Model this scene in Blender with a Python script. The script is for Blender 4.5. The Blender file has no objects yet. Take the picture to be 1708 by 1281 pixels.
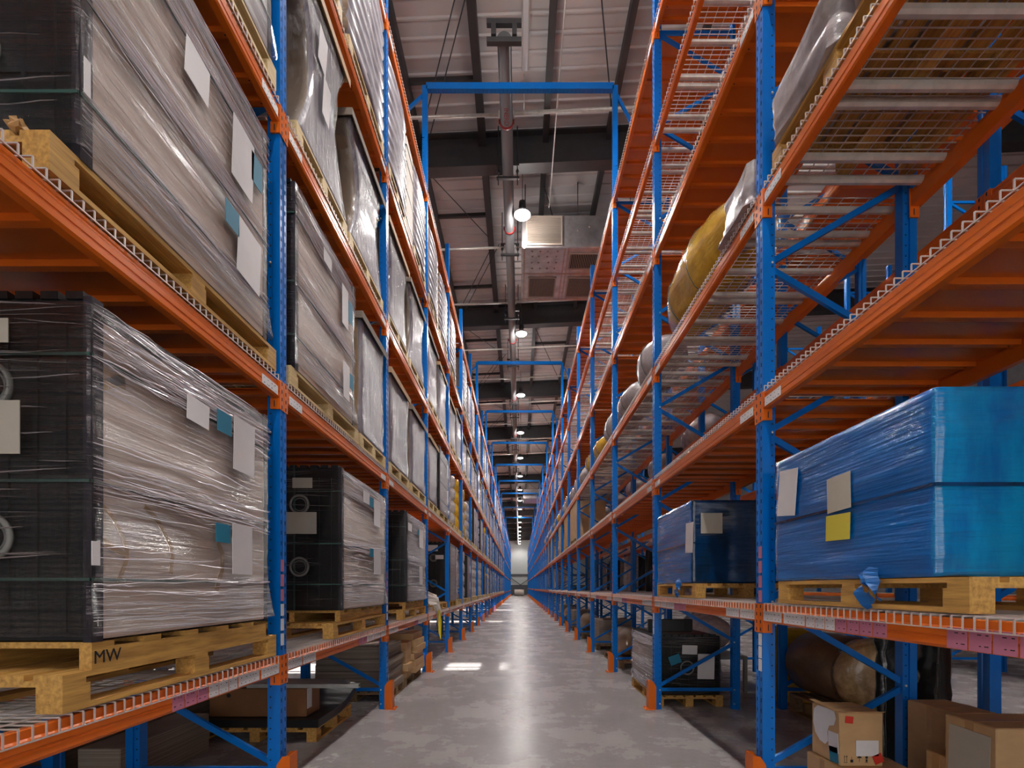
import bpy, math, random
from mathutils import Vector, Matrix, noise
C = bpy.context.scene.collection
sc = bpy.context.scene
PI = math.pi

# ------------------------------------------------------------------ camera
cam_d = bpy.data.cameras.new('camera')
cam = bpy.data.objects.new('camera', cam_d); C.objects.link(cam)
cam.location = (0, 0, 1.56); cam.rotation_euler = (PI/2, 0, 0)
cam_d.sensor_width = 36; cam_d.lens = 820/1708*36
cam_d.shift_x = -12/1708; cam_d.shift_y = 340/1708
cam_d.clip_end = 400; cam_d.clip_start = 0.05
sc.camera = cam
# ------------------------------------------------------------------ world, sun, exposure
w = bpy.data.worlds.new('world'); sc.world = w; w.use_nodes = True
bg = w.node_tree.nodes['Background']
bg.inputs[0].default_value = (1.0, 0.96, 0.93, 1); bg.inputs[1].default_value = 1.9
sun_d = bpy.data.lights.new('sun', 'SUN'); sun = bpy.data.objects.new('sun', sun_d); C.objects.link(sun)
sun_d.energy = 40; sun_d.angle = 0.01; sun_d.color = (1, 0.97, 0.93)
_el = math.radians(20)
_dir = Vector((math.cos(_el), 0.03, -math.sin(_el)))
sun.rotation_euler = _dir.to_track_quat('-Z', 'Y').to_euler(); sun.location = (-40, 30, 15)
LAMP_W = 700
sc.view_settings.view_transform = 'Standard'; sc.view_settings.look = 'None'
sc.view_settings.exposure = 0.2; sc.view_settings.gamma = 1.0
sc.view_settings.use_curve_mapping = False
sc.cycles.use_denoising = True
sc.cycles.max_bounces = 8; sc.cycles.transparent_max_bounces = 16
sc.cycles.diffuse_bounces = 5; sc.cycles.glossy_bounces = 4
sc.cycles.sample_clamp_indirect = 6
sc.cycles.caustics_reflective = False; sc.cycles.caustics_refractive = False

# ------------------------------------------------------------------ measures
XL, XR = -1.703, 1.733          # aisle faces of the two racks
UW = 0.095                       # upright width along the rack
PITCH = 2.8
DEPTH = 1.1
def UY(k): return 0.7 + PITCH*k
LZ = {-1: [1.07, 3.03, 4.99, 6.95, 8.91], 1: [1.44, 2.95, 4.39, 5.90, 7.34, 8.79]}
NB = 36                          # bays
ORD = ['nearest','second','third','fourth','fifth','sixth','seventh','eighth','ninth','tenth','eleventh','twelfth',
 'thirteenth','fourteenth','fifteenth','sixteenth','seventeenth','eighteenth','nineteenth','twentieth','twenty-first',
 'twenty-second','twenty-third','twenty-fourth','twenty-fifth','twenty-sixth','twenty-seventh','twenty-eighth',
 'twenty-ninth','thirtieth','thirty-first','thirty-second','thirty-third','thirty-fourth','thirty-fifth','thirty-sixth','thirty-seventh','thirty-eighth']
LEV = ['lowest','second','third','fourth','fifth','top']
SIDE = {-1: 'left', 1: 'right'}

# ------------------------------------------------------------------ materials
def srgb(r, g, b):
    f = lambda c: (c/255/12.92 if c/255 <= 0.04045 else ((c/255+0.055)/1.055)**2.4)
    return (f(r), f(g), f(b), 1)
def newmat(name):
    m = bpy.data.materials.new(name); m.use_nodes = True
    nt = m.node_tree; b = nt.nodes['Principled BSDF']
    return m, nt, b
def N(nt, t, **kw):
    n = nt.nodes.new(t)
    for k, v in kw.items():
        if k in n.inputs: n.inputs[k].default_value = v
        else: setattr(n, k, v)
    return n
def mat(name, col, rough=0.5, metal=0.0, var=0.0, scale=(6,6,6), detail=3, bump=0.0, bscale=None, col2=None, coat=0.0, lo=0.35, hi=0.65, spec=0.5, space='Object'):
    m, nt, b = newmat(name)
    b.inputs['Base Color'].default_value = col
    b.inputs['Roughness'].default_value = rough; b.inputs['Metallic'].default_value = metal
    b.inputs['Specular IOR Level'].default_value = spec
    b.inputs['Coat Weight'].default_value = coat; b.inputs['Coat Roughness'].default_value = 0.12
    tc = N(nt, 'ShaderNodeTexCoord'); mp = N(nt, 'ShaderNodeMapping'); mp.inputs['Scale'].default_value = scale
    if space == 'World':
        g = N(nt, 'ShaderNodeNewGeometry'); nt.links.new(g.outputs['Position'], mp.inputs[0])
    else: nt.links.new(tc.outputs['Object'], mp.inputs[0])
    no = N(nt, 'ShaderNodeTexNoise', Scale=1.0, Detail=float(detail), Roughness=0.6); nt.links.new(mp.outputs[0], no.inputs['Vector'])
    rp = N(nt, 'ShaderNodeValToRGB'); rp.color_ramp.elements[0].position = lo; rp.color_ramp.elements[1].position = hi
    c2 = col2 or tuple(min(1, c*(1-var)) for c in col[:3])+(1,)
    rp.color_ramp.elements[0].color = c2; rp.color_ramp.elements[1].color = col
    nt.links.new(no.outputs[0], rp.inputs[0]); nt.links.new(rp.outputs[0], b.inputs['Base Color'])
    if bump:
        bu = N(nt, 'ShaderNodeBump', Strength=bump, Distance=0.01)
        src = no
        if bscale:
            mp2 = N(nt, 'ShaderNodeMapping'); mp2.inputs['Scale'].default_value = bscale
            nt.links.new((tc.outputs['Object'] if space != 'World' else g.outputs['Position']), mp2.inputs[0])
            src = N(nt, 'ShaderNodeTexNoise', Scale=1.0, Detail=4.0); nt.links.new(mp2.outputs[0], src.inputs['Vector'])
        nt.links.new(src.outputs[0], bu.inputs['Height']); nt.links.new(bu.outputs[0], b.inputs['Normal'])
    return m
def wrapmat(name, tint, base, amp, scale, rough=0.16, bump=0.6, thresh=(0.42, 0.72)):
    """stretch film: mostly clear; pale streaks mark creases and paint in the highlights along them"""
    m, nt, b = newmat(name)
    b.inputs['Base Color'].default_value = tint; b.inputs['Roughness'].default_value = rough
    b.inputs['Specular IOR Level'].default_value = 0.9
    b.inputs['Coat Weight'].default_value = 0.6; b.inputs['Coat Roughness'].default_value = 0.08
    tc = N(nt, 'ShaderNodeTexCoord'); mp = N(nt, 'ShaderNodeMapping'); mp.inputs['Scale'].default_value = scale
    nt.links.new(tc.outputs['Object'], mp.inputs[0])
    no = N(nt, 'ShaderNodeTexNoise', Scale=1.0, Detail=5.0, Roughness=0.65, Distortion=0.25)
    nt.links.new(mp.outputs[0], no.inputs['Vector'])
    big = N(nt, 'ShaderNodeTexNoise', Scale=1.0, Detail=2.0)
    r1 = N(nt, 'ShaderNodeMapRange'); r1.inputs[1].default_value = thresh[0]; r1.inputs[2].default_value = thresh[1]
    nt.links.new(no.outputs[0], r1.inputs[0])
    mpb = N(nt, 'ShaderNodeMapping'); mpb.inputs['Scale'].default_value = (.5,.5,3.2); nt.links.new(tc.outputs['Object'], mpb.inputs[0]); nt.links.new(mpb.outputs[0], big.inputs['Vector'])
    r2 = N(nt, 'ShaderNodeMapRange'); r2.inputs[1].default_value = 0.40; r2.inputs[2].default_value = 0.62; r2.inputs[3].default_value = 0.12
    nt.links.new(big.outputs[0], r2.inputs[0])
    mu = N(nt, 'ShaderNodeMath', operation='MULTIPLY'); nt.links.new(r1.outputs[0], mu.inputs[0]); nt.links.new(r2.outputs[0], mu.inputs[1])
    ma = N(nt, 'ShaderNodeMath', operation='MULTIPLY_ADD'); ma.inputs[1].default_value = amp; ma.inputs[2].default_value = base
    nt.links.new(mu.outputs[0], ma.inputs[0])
    bu = N(nt, 'ShaderNodeBump', Strength=bump, Distance=0.045); nt.links.new(no.outputs[0], bu.inputs['Height']); nt.links.new(bu.outputs[0], b.inputs['Normal'])
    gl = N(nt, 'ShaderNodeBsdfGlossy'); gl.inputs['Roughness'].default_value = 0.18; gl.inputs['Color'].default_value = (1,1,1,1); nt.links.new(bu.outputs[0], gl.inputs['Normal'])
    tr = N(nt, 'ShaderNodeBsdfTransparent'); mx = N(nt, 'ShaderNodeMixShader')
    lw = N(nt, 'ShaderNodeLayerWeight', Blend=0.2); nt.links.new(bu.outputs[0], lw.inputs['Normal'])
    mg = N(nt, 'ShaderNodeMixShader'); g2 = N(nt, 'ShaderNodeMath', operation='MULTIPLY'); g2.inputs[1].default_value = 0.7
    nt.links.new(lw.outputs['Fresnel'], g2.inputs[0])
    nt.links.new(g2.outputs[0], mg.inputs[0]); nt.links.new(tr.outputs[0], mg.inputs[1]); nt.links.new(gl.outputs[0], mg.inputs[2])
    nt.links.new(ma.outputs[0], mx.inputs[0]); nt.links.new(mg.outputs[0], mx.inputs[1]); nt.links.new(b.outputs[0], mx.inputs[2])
    out = nt.nodes['Material Output']; nt.links.new(mx.outputs[0], out.inputs[0])
    return m
M = {}
M['orange'] = mat('orange_paint', (0.74, 0.15, 0.012, 1), 0.30, var=0.10, scale=(3,3,3), spec=0.3)
M['orange_deck'] = mat('orange_deck_paint', (0.70, 0.155, 0.022, 1), 0.24, var=0.10, scale=(1.5,1.5,1.5), bump=0.03)
M['blue'] = mat('blue_paint', (0.0, 0.15, 0.56, 1), 0.28, var=0.10, scale=(2,2,2), spec=0.35)
M['hole'] = mat('slot_dark', (0.004, 0.012, 0.035, 1), 0.8)
M['zinc'] = mat('zinc_wire', (0.62, 0.58, 0.52, 1), 0.35, metal=0.75, var=0.25, scale=(8,8,8))
M['zincw'] = mat('zinc_wire_bright', (0.75, 0.68, 0.64, 1), 0.4, metal=0.35, var=0.1)
M['steel'] = mat('galvanized_steel', (0.70, 0.66, 0.60, 1), 0.35, metal=0.35, var=0.2, scale=(10,10,10))
M['bolt'] = mat('bolt_zinc', (0.75, 0.74, 0.72, 1), 0.3, metal=0.8)
M['darksteel'] = mat('dark_roof_steel', srgb(52,50,52), 0.55, var=0.2)
M['roof'] = mat('roof_sheet', (0.66, 0.61, 0.595, 1), 0.45, var=0.12, scale=(0.6,0.6,0.6), space='World')
M['pipe'] = mat('grey_pipe', (0.22, 0.215, 0.22, 1), 0.3, metal=0.5, var=0.25, scale=(4,1,4))
M['redpaint'] = mat('red_paint', srgb(140,30,28), 0.5)
M['white'] = mat('white_paper', (0.76, 0.73, 0.73, 1), 0.7, var=0.06)
M['warmpaper'] = mat('warm_paper', (0.50, 0.46, 0.38, 1), 0.7, var=0.06)
M['pink'] = mat('pink_card', srgb(190,115,140), 0.6, var=0.06)
M['teal'] = mat('teal_card', srgb(25,120,150), 0.6)
M['yellowpaper'] = mat('yellow_card', srgb(215,200,70), 0.6)
M['ink'] = mat('ink', (0.01,0.01,0.012,1), 0.8)
M['redtape'] = mat('red_label', srgb(200,45,25), 0.6)
M['wood'] = mat('pallet_wood', (0.64, 0.36, 0.09, 1), 0.62, scale=(46,3.2,46), detail=8, col2=(0.32,0.16,0.038,1), bump=0.15, lo=0.3, hi=0.6)
M['woodpale'] = mat('pale_pallet_wood', (0.72, 0.54, 0.27, 1), 0.62, scale=(46,3.2,46), detail=8, col2=(0.46,0.31,0.13,1), bump=0.15, lo=0.3, hi=0.6)
M['woodold'] = mat('old_pallet_wood', (0.30, 0.19, 0.09, 1), 0.75, scale=(46,3.2,46), detail=8, col2=(0.16,0.10,0.05,1), bump=0.15)
M['card'] = mat('cardboard', (0.58, 0.36, 0.17, 1), 0.68, var=0.14, scale=(4,4,10), detail=4)
M['cardgrey'] = mat('grey_cardboard', (0.36, 0.29, 0.23, 1), 0.75, scale=(0.7,0.7,90), detail=3, col2=(0.16,0.125,0.095,1), bump=0.3)
M['cardwhite'] = mat('white_carton', (0.62, 0.56, 0.50, 1), 0.7, var=0.1)
M['blackplastic'] = mat('black_plastic', (0.010, 0.0105, 0.011, 1), 0.35, var=0.4, scale=(9,9,1.2), detail=4, bump=0.25, bscale=(30,30,2))
M['ringp'] = mat('grey_ring', (0.22, 0.22, 0.20, 1), 0.5)
M['beige'] = mat('beige_paper_face', (0.70, 0.53, 0.43, 1), 0.62, scale=(2,1.2,3), detail=4, col2=(0.52,0.385,0.305,1), lo=0.25, hi=0.7)
M['tape'] = mat('brown_tape', (0.46, 0.26, 0.10, 1), 0.35, var=0.2)
M['strap'] = mat('green_strap', (0.035, 0.085, 0.07, 1), 0.4)
M['blackedge'] = mat('dark_edge_board', (0.035, 0.03, 0.04, 1), 0.3, var=0.5, scale=(20,20,6), bump=0.5)
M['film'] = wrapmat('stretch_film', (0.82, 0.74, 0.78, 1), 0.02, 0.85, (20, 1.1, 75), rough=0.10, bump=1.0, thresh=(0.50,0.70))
M['filmdark'] = wrapmat('stretch_film_darkened', (0.22, 0.19, 0.18, 1), 0.0, 0.28, (1.0, 16, 60), rough=0.12, bump=0.9, thresh=(0.48,0.74))  # same film, tinted dark so the black end faces stay dark in frontal light
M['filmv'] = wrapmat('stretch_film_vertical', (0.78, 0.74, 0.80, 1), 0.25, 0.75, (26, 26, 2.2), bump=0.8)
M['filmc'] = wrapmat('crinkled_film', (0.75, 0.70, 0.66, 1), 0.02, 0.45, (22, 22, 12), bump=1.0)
M['silver'] = mat('silver_film', (0.46, 0.43, 0.47, 1), 0.42, scale=(18, 3, 5), detail=5, col2=(0.22,0.19,0.215,1), bump=0.7, coat=0.2)
M['silverv'] = mat('silver_film_vertical', (0.47, 0.44, 0.50, 1), 0.48, scale=(3, 40, 1.1), detail=7, col2=(0.20,0.17,0.21,1), bump=1.0, coat=0.0)
M['fold'] = mat('film_fold', (0.86, 0.80, 0.84, 1), 0.22, coat=0.8)  # pale colour puts bright glints on the pleats
M['folddim'] = mat('film_fold_darkened', (0.20, 0.18, 0.18, 1), 0.12, coat=0.6)  # darkened copy of the fold colour for the black end faces
M['brownload'] = mat('brown_carton_film', (0.34, 0.24, 0.165, 1), 0.30, scale=(3,3,1.2), detail=4, col2=(0.20,0.135,0.09,1), bump=0.25, coat=0.3)
M['greywrap'] = mat('grey_wrapped_side', (0.40, 0.335, 0.33, 1), 0.38, scale=(4,1.2,20), detail=5, col2=(0.28,0.235,0.24,1), bump=0.6, coat=0.3)
M['rollwhite'] = mat('white_roll_film', (0.60, 0.56, 0.55, 1), 0.25, scale=(6,6,10), detail=4, col2=(0.40,0.36,0.35,1), bump=0.5, coat=0.4)
M['bluefilm'] = mat('blue_film', (0.0, 0.15, 0.52, 1), 0.2, scale=(7, 1.3, 34), detail=7, col2=(0.0,0.085,0.33,1), bump=1.0, coat=0.6, lo=0.3, hi=0.7)
M['cyanfilm'] = mat('cyan_film', (0.0, 0.25, 0.52, 1), 0.22, scale=(5, 5, 1.6), detail=5, col2=(0.0,0.11,0.36,1), bump=1.0, bscale=(3,8,44), coat=0.6)
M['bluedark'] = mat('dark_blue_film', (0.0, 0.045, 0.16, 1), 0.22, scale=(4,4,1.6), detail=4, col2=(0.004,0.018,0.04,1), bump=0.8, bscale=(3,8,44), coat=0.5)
M['yellowbag'] = mat('yellow_insulation', (0.78, 0.46, 0.03, 1), 0.2, scale=(4,6,6), detail=5, col2=(0.55,0.29,0.015,1), bump=1.0, bscale=(10,9,30), coat=0.7)
M['greybag'] = mat('grey_wrapped_bag', (0.50, 0.46, 0.47, 1), 0.26, scale=(4,6,6), detail=5, col2=(0.34,0.29,0.27,1), bump=0.8, bscale=(12,18,18), coat=0.5)
M['brownroll'] = mat('brown_roll', (0.20, 0.115, 0.055, 1), 0.3, scale=(3,3,3), detail=4, col2=(0.12,0.065,0.03,1), bump=0.3, bscale=(5,5,30), coat=0.3)
M['goldfilm'] = mat('gold_crumpled_film', (0.55, 0.36, 0.17, 1), 0.16, scale=(9,9,9), detail=6, col2=(0.30,0.17,0.06,1), bump=1.0, bscale=(22,22,22), coat=0.8)
M['blackfilm'] = mat('black_crumpled_film', (0.02, 0.02, 0.018, 1), 0.14, scale=(9,9,9), bump=1.0, bscale=(10,10,14), coat=0.8)
M['concretewall'] = mat('wall_panel', (0.55, 0.57, 0.56, 1), 0.6, var=0.08)
M['walldark'] = mat('dark_wall', (0.10, 0.10, 0.11, 1), 0.7, var=0.2)
M['foil'] = mat('foil_insulation', (0.62, 0.58, 0.58, 1), 0.28, metal=0.7, scale=(3,3,3), col2=(0.42,0.38,0.38,1), bump=0.35, bscale=(6,6,6))
M['foilwarm'] = mat('foil_strip', (0.52, 0.36, 0.30, 1), 0.3, metal=0.5, var=0.2)
M['grille'] = mat('grille_bars', (0.42, 0.34, 0.28, 1), 0.5, metal=0.2)
M['dark'] = mat('dark_void', (0.015, 0.014, 0.015, 1), 0.8)
M['lampbody'] = mat('lamp_black', (0.03, 0.03, 0.03, 1), 0.4)
M['lampshade'] = mat('lamp_aluminium', (0.6, 0.6, 0.6, 1), 0.3, metal=0.7)
M['yellow'] = mat('yellow_band', srgb(210,190,20), 0.5)
M['panelgrey'] = mat('grey_profile', (0.45, 0.46, 0.44, 1), 0.4, metal=0.3, var=0.15)
M['grout'] = mat('brown_box', (0.235, 0.10, 0.035, 1), 0.6, var=0.12)
M['rubber'] = mat('black_sheet', (0.012, 0.012, 0.013, 1), 0.45, var=0.3)
def emis(name, col, s):
    m, nt, b = newmat(name); b.inputs['Emission Color'].default_value = col; b.inputs['Emission Strength'].default_value = s
    b.inputs['Base Color'].default_value = (0.8,0.8,0.8,1)
    return m
M['lens'] = emis('lamp_lens', (1, 0.97, 0.93, 1), 14)
# polished concrete
m, nt, b = newmat('polished_concrete'); M['floor'] = m
g = N(nt, 'ShaderNodeNewGeometry')
n1 = N(nt, 'ShaderNodeTexNoise', Scale=1.1, Detail=7.0, Roughness=0.7, Distortion=0.0); n2 = N(nt, 'ShaderNodeTexNoise', Scale=9.0, Detail=6.0, Roughness=0.7)
mp = N(nt, 'ShaderNodeMapping'); mp.inputs['Scale'].default_value = (1, 1.0, 1)
nt.links.new(g.outputs['Position'], mp.inputs[0]); nt.links.new(mp.outputs[0], n1.inputs['Vector']); nt.links.new(mp.outputs[0], n2.inputs['Vector'])
mx = N(nt, 'ShaderNodeMath', operation='MULTIPLY_ADD'); mx.inputs[1].default_value = 0.35; nt.links.new(n2.outputs[0], mx.inputs[0])
m2 = N(nt, 'ShaderNodeMath', operation='MULTIPLY'); m2.inputs[1].default_value = 0.65; nt.links.new(n1.outputs[0], m2.inputs[0]); nt.links.new(m2.outputs[0], mx.inputs[2])
rp = N(nt, 'ShaderNodeValToRGB'); e = rp.color_ramp.elements; e[0].position = 0.0; e[1].position = 1.0
e[0].color = (0.10, 0.09, 0.087, 1); e[1].color = (0.52, 0.487, 0.477, 1)
nt.links.new(mx.outputs[0], rp.inputs[0]); nt.links.new(rp.outputs[0], b.inputs['Base Color'])
r2 = N(nt, 'ShaderNodeMapRange'); r2.inputs[1].default_value = 0.0; r2.inputs[2].default_value = 1.0; r2.inputs[3].default_value = 0.17; r2.inputs[4].default_value = 0.37
nt.links.new(n1.outputs[0], r2.inputs[0]); nt.links.new(r2.outputs[0], b.inputs['Roughness'])
bu = N(nt, 'ShaderNodeBump', Strength=0.06, Distance=0.01); nt.links.new(n2.outputs[0], bu.inputs['Height']); nt.links.new(bu.outputs[0], b.inputs['Normal'])
b.inputs['Specular IOR Level'].default_value = 0.09

# ------------------------------------------------------------------ mesh builder
class MB:
    def __init__(s, flip=False): s.v=[]; s.f=[]; s.m=[]; s.flip=flip; s.sx=-1 if flip else 1; s.cur=0; s.sm=[]; s.smooth=False
    def add(s, vs, fs):
        b=len(s.v); s.v += [(x*s.sx, y, z) for x,y,z in vs]
        for f in fs:
            f = tuple(b+i for i in f); s.f.append(tuple(reversed(f)) if s.flip else f); s.m.append(s.cur); s.sm.append(s.smooth)
        return s
    def box(s, x0,x1,y0,y1,z0,z1, mi=None):
        if mi is not None: s.cur = mi
        if x0>x1: x0,x1=x1,x0
        if y0>y1: y0,y1=y1,y0
        if z0>z1: z0,z1=z1,z0
        return s.add([(x0,y0,z0),(x1,y0,z0),(x1,y1,z0),(x0,y1,z0),(x0,y0,z1),(x1,y0,z1),(x1,y1,z1),(x0,y1,z1)],
              [(0,3,2,1),(4,5,6,7),(0,1,5,4),(1,2,6,5),(2,3,7,6),(3,0,4,7)])
    def bevbox(s, x0,x1,y0,y1,z0,z1,r=0.01, mi=None):
        """box with chamfered vertical and horizontal edges"""
        if mi is not None: s.cur = mi
        P=[]; 
        for zi,ins in ((z0,r),(z0+r,0),(z1-r,0),(z1,r)):
            a0,a1,b0,b1 = x0+ins,x1-ins,y0+ins,y1-ins
            P += [(a0+r,b0,zi),(a1-r,b0,zi),(a1,b0+r,zi),(a1,b1-r,zi),(a1-r,b1,zi),(a0+r,b1,zi),(a0,b1-r,zi),(a0,b0+r,zi)]
        F=[tuple(range(7,-1,-1)), tuple(range(24,32))]
        for k in range(3):
            for i in range(8): j=(i+1)%8; F.append((k*8+i,k*8+j,k*8+8+j,k*8+8+i))
        return s.add(P,F)
    def prism(s, poly, a, b, axis):
        """extrude poly (2-D, counter-clockwise) from a to b along axis; poly is (x,z) for 'y', (x,y) for 'z', (y,z) for 'x'"""
        n=len(poly)
        if axis=='y': mk=lambda p,t:(p[0],t,p[1])
        elif axis=='z': mk=lambda p,t:(p[0],p[1],t)
        else: mk=lambda p,t:(t,p[0],p[1])
        vs=[mk(p,a) for p in poly]+[mk(p,b) for p in poly]
        fs=[(i,(i+1)%n,n+(i+1)%n,n+i) for i in range(n)]+[tuple(range(n-1,-1,-1)),tuple(range(n,2*n))]
        if axis=='y': fs=[tuple(reversed(f)) for f in fs]
        return s.add(vs,fs)
    def bar(s, p, q, w, h, up=(0,0,1)):
        p=Vector(p); q=Vector(q); d=(q-p).normalized(); up=Vector(up)
        if abs(d.dot(up))>.99: up=Vector((1,0,0))
        a=d.cross(up).normalized()*(w/2); b=a.cross(d).normalized()*(h/2)
        vs=[tuple(o+k) for o in (p,q) for k in (-a-b,a-b,a+b,-a+b)]
        return s.add(vs,[(0,3,2,1),(4,5,6,7),(0,1,5,4),(1,2,6,5),(2,3,7,6),(3,0,4,7)])
    def tube(s, pts, r, n=6, caps=True, rs=None):
        sm=s.smooth; s.smooth=True
        pts=[Vector(p) for p in pts]; V=[]; F=[]
        for i,p in enumerate(pts):
            d=(pts[min(i+1,len(pts)-1)]-pts[max(i-1,0)]).normalized()
            u=Vector((0,0,1)) if abs(d.z)<.9 else Vector((0,1,0))
            a=d.cross(u).normalized(); b=d.cross(a).normalized(); rr=rs[i] if rs else r
            V += [tuple(p+(a*math.cos(2*PI*k/n)+b*math.sin(2*PI*k/n))*rr) for k in range(n)]
        for i in range(len(pts)-1):
            for k in range(n): j=(k+1)%n; F.append((i*n+k,i*n+j,i*n+n+j,i*n+n+k))
        s.add(V,F)
        s.smooth=False
        if caps:
            b=len(s.v)-len(V); m=len(pts)-1
            for f in (tuple(b+k for k in range(n-1,-1,-1)), tuple(b+m*n+k for k in range(n))):
                s.f.append(f); s.m.append(s.cur); s.sm.append(False)
        s.smooth=sm
        return s
    def lathe(s, prof, c=(0,0,0), n=20, axis='z', jit=0, seed=0):
        """prof list of (r, t) about an axis through c"""
        V=[]; F=[]
        for j,(r,t) in enumerate(prof):
            for k in range(n):
                a=2*PI*k/n; rr=r
                if jit: rr=r*(1+jit*noise.noise(Vector((math.cos(a)*2+seed, math.sin(a)*2, t*5))))
                x,y=rr*math.cos(a),rr*math.sin(a)
                if axis=='z': V.append((c[0]+x,c[1]+y,c[2]+t))
                elif axis=='y': V.append((c[0]+x,c[1]+t,c[2]+y))
                else: V.append((c[0]+t,c[1]+x,c[2]+y))
        for j in range(len(prof)-1):
            for k in range(n): l=(k+1)%n; F.append((j*n+k,j*n+l,j*n+n+l,j*n+n+k))
        F.append(tuple(range(n-1,-1,-1))); F.append(tuple((len(prof)-1)*n+k for k in range(n)))
        sm=s.smooth; s.smooth=True; s.add(V,F); s.smooth=sm
        return s
    def torus(s, c, R, r, axis='y', n=28, m=8):
        V=[];F=[]
        for i in range(n):
            a=2*PI*i/n
            for j in range(m):
                b=2*PI*j/m; rad=R+r*math.cos(b); t=r*math.sin(b)
                p=(rad*math.cos(a),t,rad*math.sin(a)) if axis=='y' else ((t,rad*math.cos(a),rad*math.sin(a)) if axis=='x' else (rad*math.cos(a),rad*math.sin(a),t))
                V.append((c[0]+p[0],c[1]+p[1],c[2]+p[2]))
        for i in range(n):
            for j in range(m): k=(i+1)%n; l=(j+1)%m; F.append((i*m+j,k*m+j,k*m+l,i*m+l))
        sm=s.smooth; s.smooth=True; s.add(V,F); s.smooth=sm
        return s
    def loft(s, rings, caps=True, smooth=True):
        n=len(rings[0]); V=[p for r in rings for p in r]; F=[]
        for j in range(len(rings)-1):
            for k in range(n): l=(k+1)%n; F.append((j*n+k,j*n+l,j*n+n+l,j*n+n+k))
        sm=s.smooth; s.smooth=smooth; s.add(V,F); s.smooth=False
        b=len(s.v)-len(V)
        if caps:
            for f in (tuple(b+k for k in range(n-1,-1,-1)), tuple(b+(len(rings)-1)*n+k for k in range(n))):
                s.f.append(tuple(reversed(f)) if s.flip else f); s.m.append(s.cur); s.sm.append(False)
        s.smooth=sm
        return s
    def mesh(s, name, mats):
        me=bpy.data.meshes.new(name); me.from_pydata(s.v,[],s.f)
        for k in (mats if isinstance(mats,(list,tuple)) else [mats]): me.materials.append(M[k])
        me.polygons.foreach_set('material_index', s.m); me.polygons.foreach_set('use_smooth', s.sm)
        me.update(); return me
def ob(name, me, parent=None, loc=None, label=None):
    o=bpy.data.objects.new(name, me); C.objects.link(o)
    if parent: o.parent=parent
    if loc: o.location=loc
    if label: o['label']=label
    return o
def thing(name, label, cat, loc=(0,0,0), me=None, group=None):
    o=bpy.data.objects.new(name, me); C.objects.link(o); o.location=loc
    o['label']=label; o['category']=cat
    if group: o['group']=group
    return o
def struct(name, me, loc=None):
    o=bpy.data.objects.new(name, me); C.objects.link(o); o['kind']='structure'
    if loc: o.location=loc
    return o
def textmesh(name, fd):
    o=bpy.data.objects.new('tmp_text',fd); C.objects.link(o); bpy.context.view_layer.update()
    me=bpy.data.meshes.new_from_object(o.evaluated_get(bpy.context.evaluated_depsgraph_get()))
    C.objects.unlink(o); bpy.data.objects.remove(o); bpy.data.curves.remove(fd); me.name=name
    return ob(name,me)
def joined(dst, src, off=(0,0,0), rot=None, mi=0):
    b=len(dst.v)
    for v in src.v:
        dst.v.append((v[0]+off[0],v[1]+off[1],v[2]+off[2]))
    for f,mm,sm in zip(src.f,src.m,src.sm): dst.f.append(tuple(b+i for i in f)); dst.m.append(mm+mi); dst.sm.append(sm)
def paper(mb, face, s, x, y, z, w, h, tilt=0.0, curl=0.0):
    """small sheet lying on a face, 3 mm proud, given its centre. face 'a' = aisle side (normal towards -x local), 'n' = near side (normal -y)"""
    c,sn=math.cos(tilt),math.sin(tilt); t=0.0015
    P=[(-w/2,-h/2),(w/2,-h/2),(w/2,h/2),(-w/2,h/2)]
    P=[(a*c-b_*sn,a*sn+b_*c) for a,b_ in P]
    if face=='a': f=[(x-t,y+a,z+b_) for a,b_ in P]; k=[(x+t,y+a,z+b_) for a,b_ in P]
    else: f=[(x+a,y-t,z+b_) for a,b_ in P]; k=[(x+a,y+t,z+b_) for a,b_ in P]
    mb.add(f+k,[(0,1,2,3),(7,6,5,4),(0,4,5,1),(1,5,6,2),(2,6,7,3),(3,7,4,0)])
    return mb

# ------------------------------------------------------------------ the setting
def slope(x): return 12.30 + 0.045*x      # underside of the roof sheets
mb=MB(); mb.box(-14,15,-7,112,-0.2,0); struct('floor', mb.mesh('floor','floor'))
# roof sheets with standing ribs running across the building
mb=MB()
mb.add([(-14,-7,slope(-14)),(15,-7,slope(15)),(15,112,slope(15)),(-14,112,slope(-14)),(-14,-7,slope(-14)+.1),(15,-7,slope(15)+.1),(15,112,slope(15)+.1),(-14,112,slope(-14)+.1)],
       [(0,3,2,1),(4,5,6,7),(0,1,5,4),(1,2,6,5),(2,3,7,6),(3,0,4,7)])
y=-6.8
while y<60:
    mb.add([(-14,y,slope(-14)-.028),(15,y,slope(15)-.028),(15,y+.03,slope(15)-.028),(-14,y+.03,slope(-14)-.028),
            (-14,y-.02,slope(-14)),(15,y-.02,slope(15)),(15,y+.05,slope(15)),(-14,y+.05,slope(-14))],
           [(0,3,2,1),(4,5,1,0),(2,6,5,1),(3,7,6,2),(0,4,7,3)])
    y+=0.333
struct('ceiling', mb.mesh('ceiling','roof'))
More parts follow.
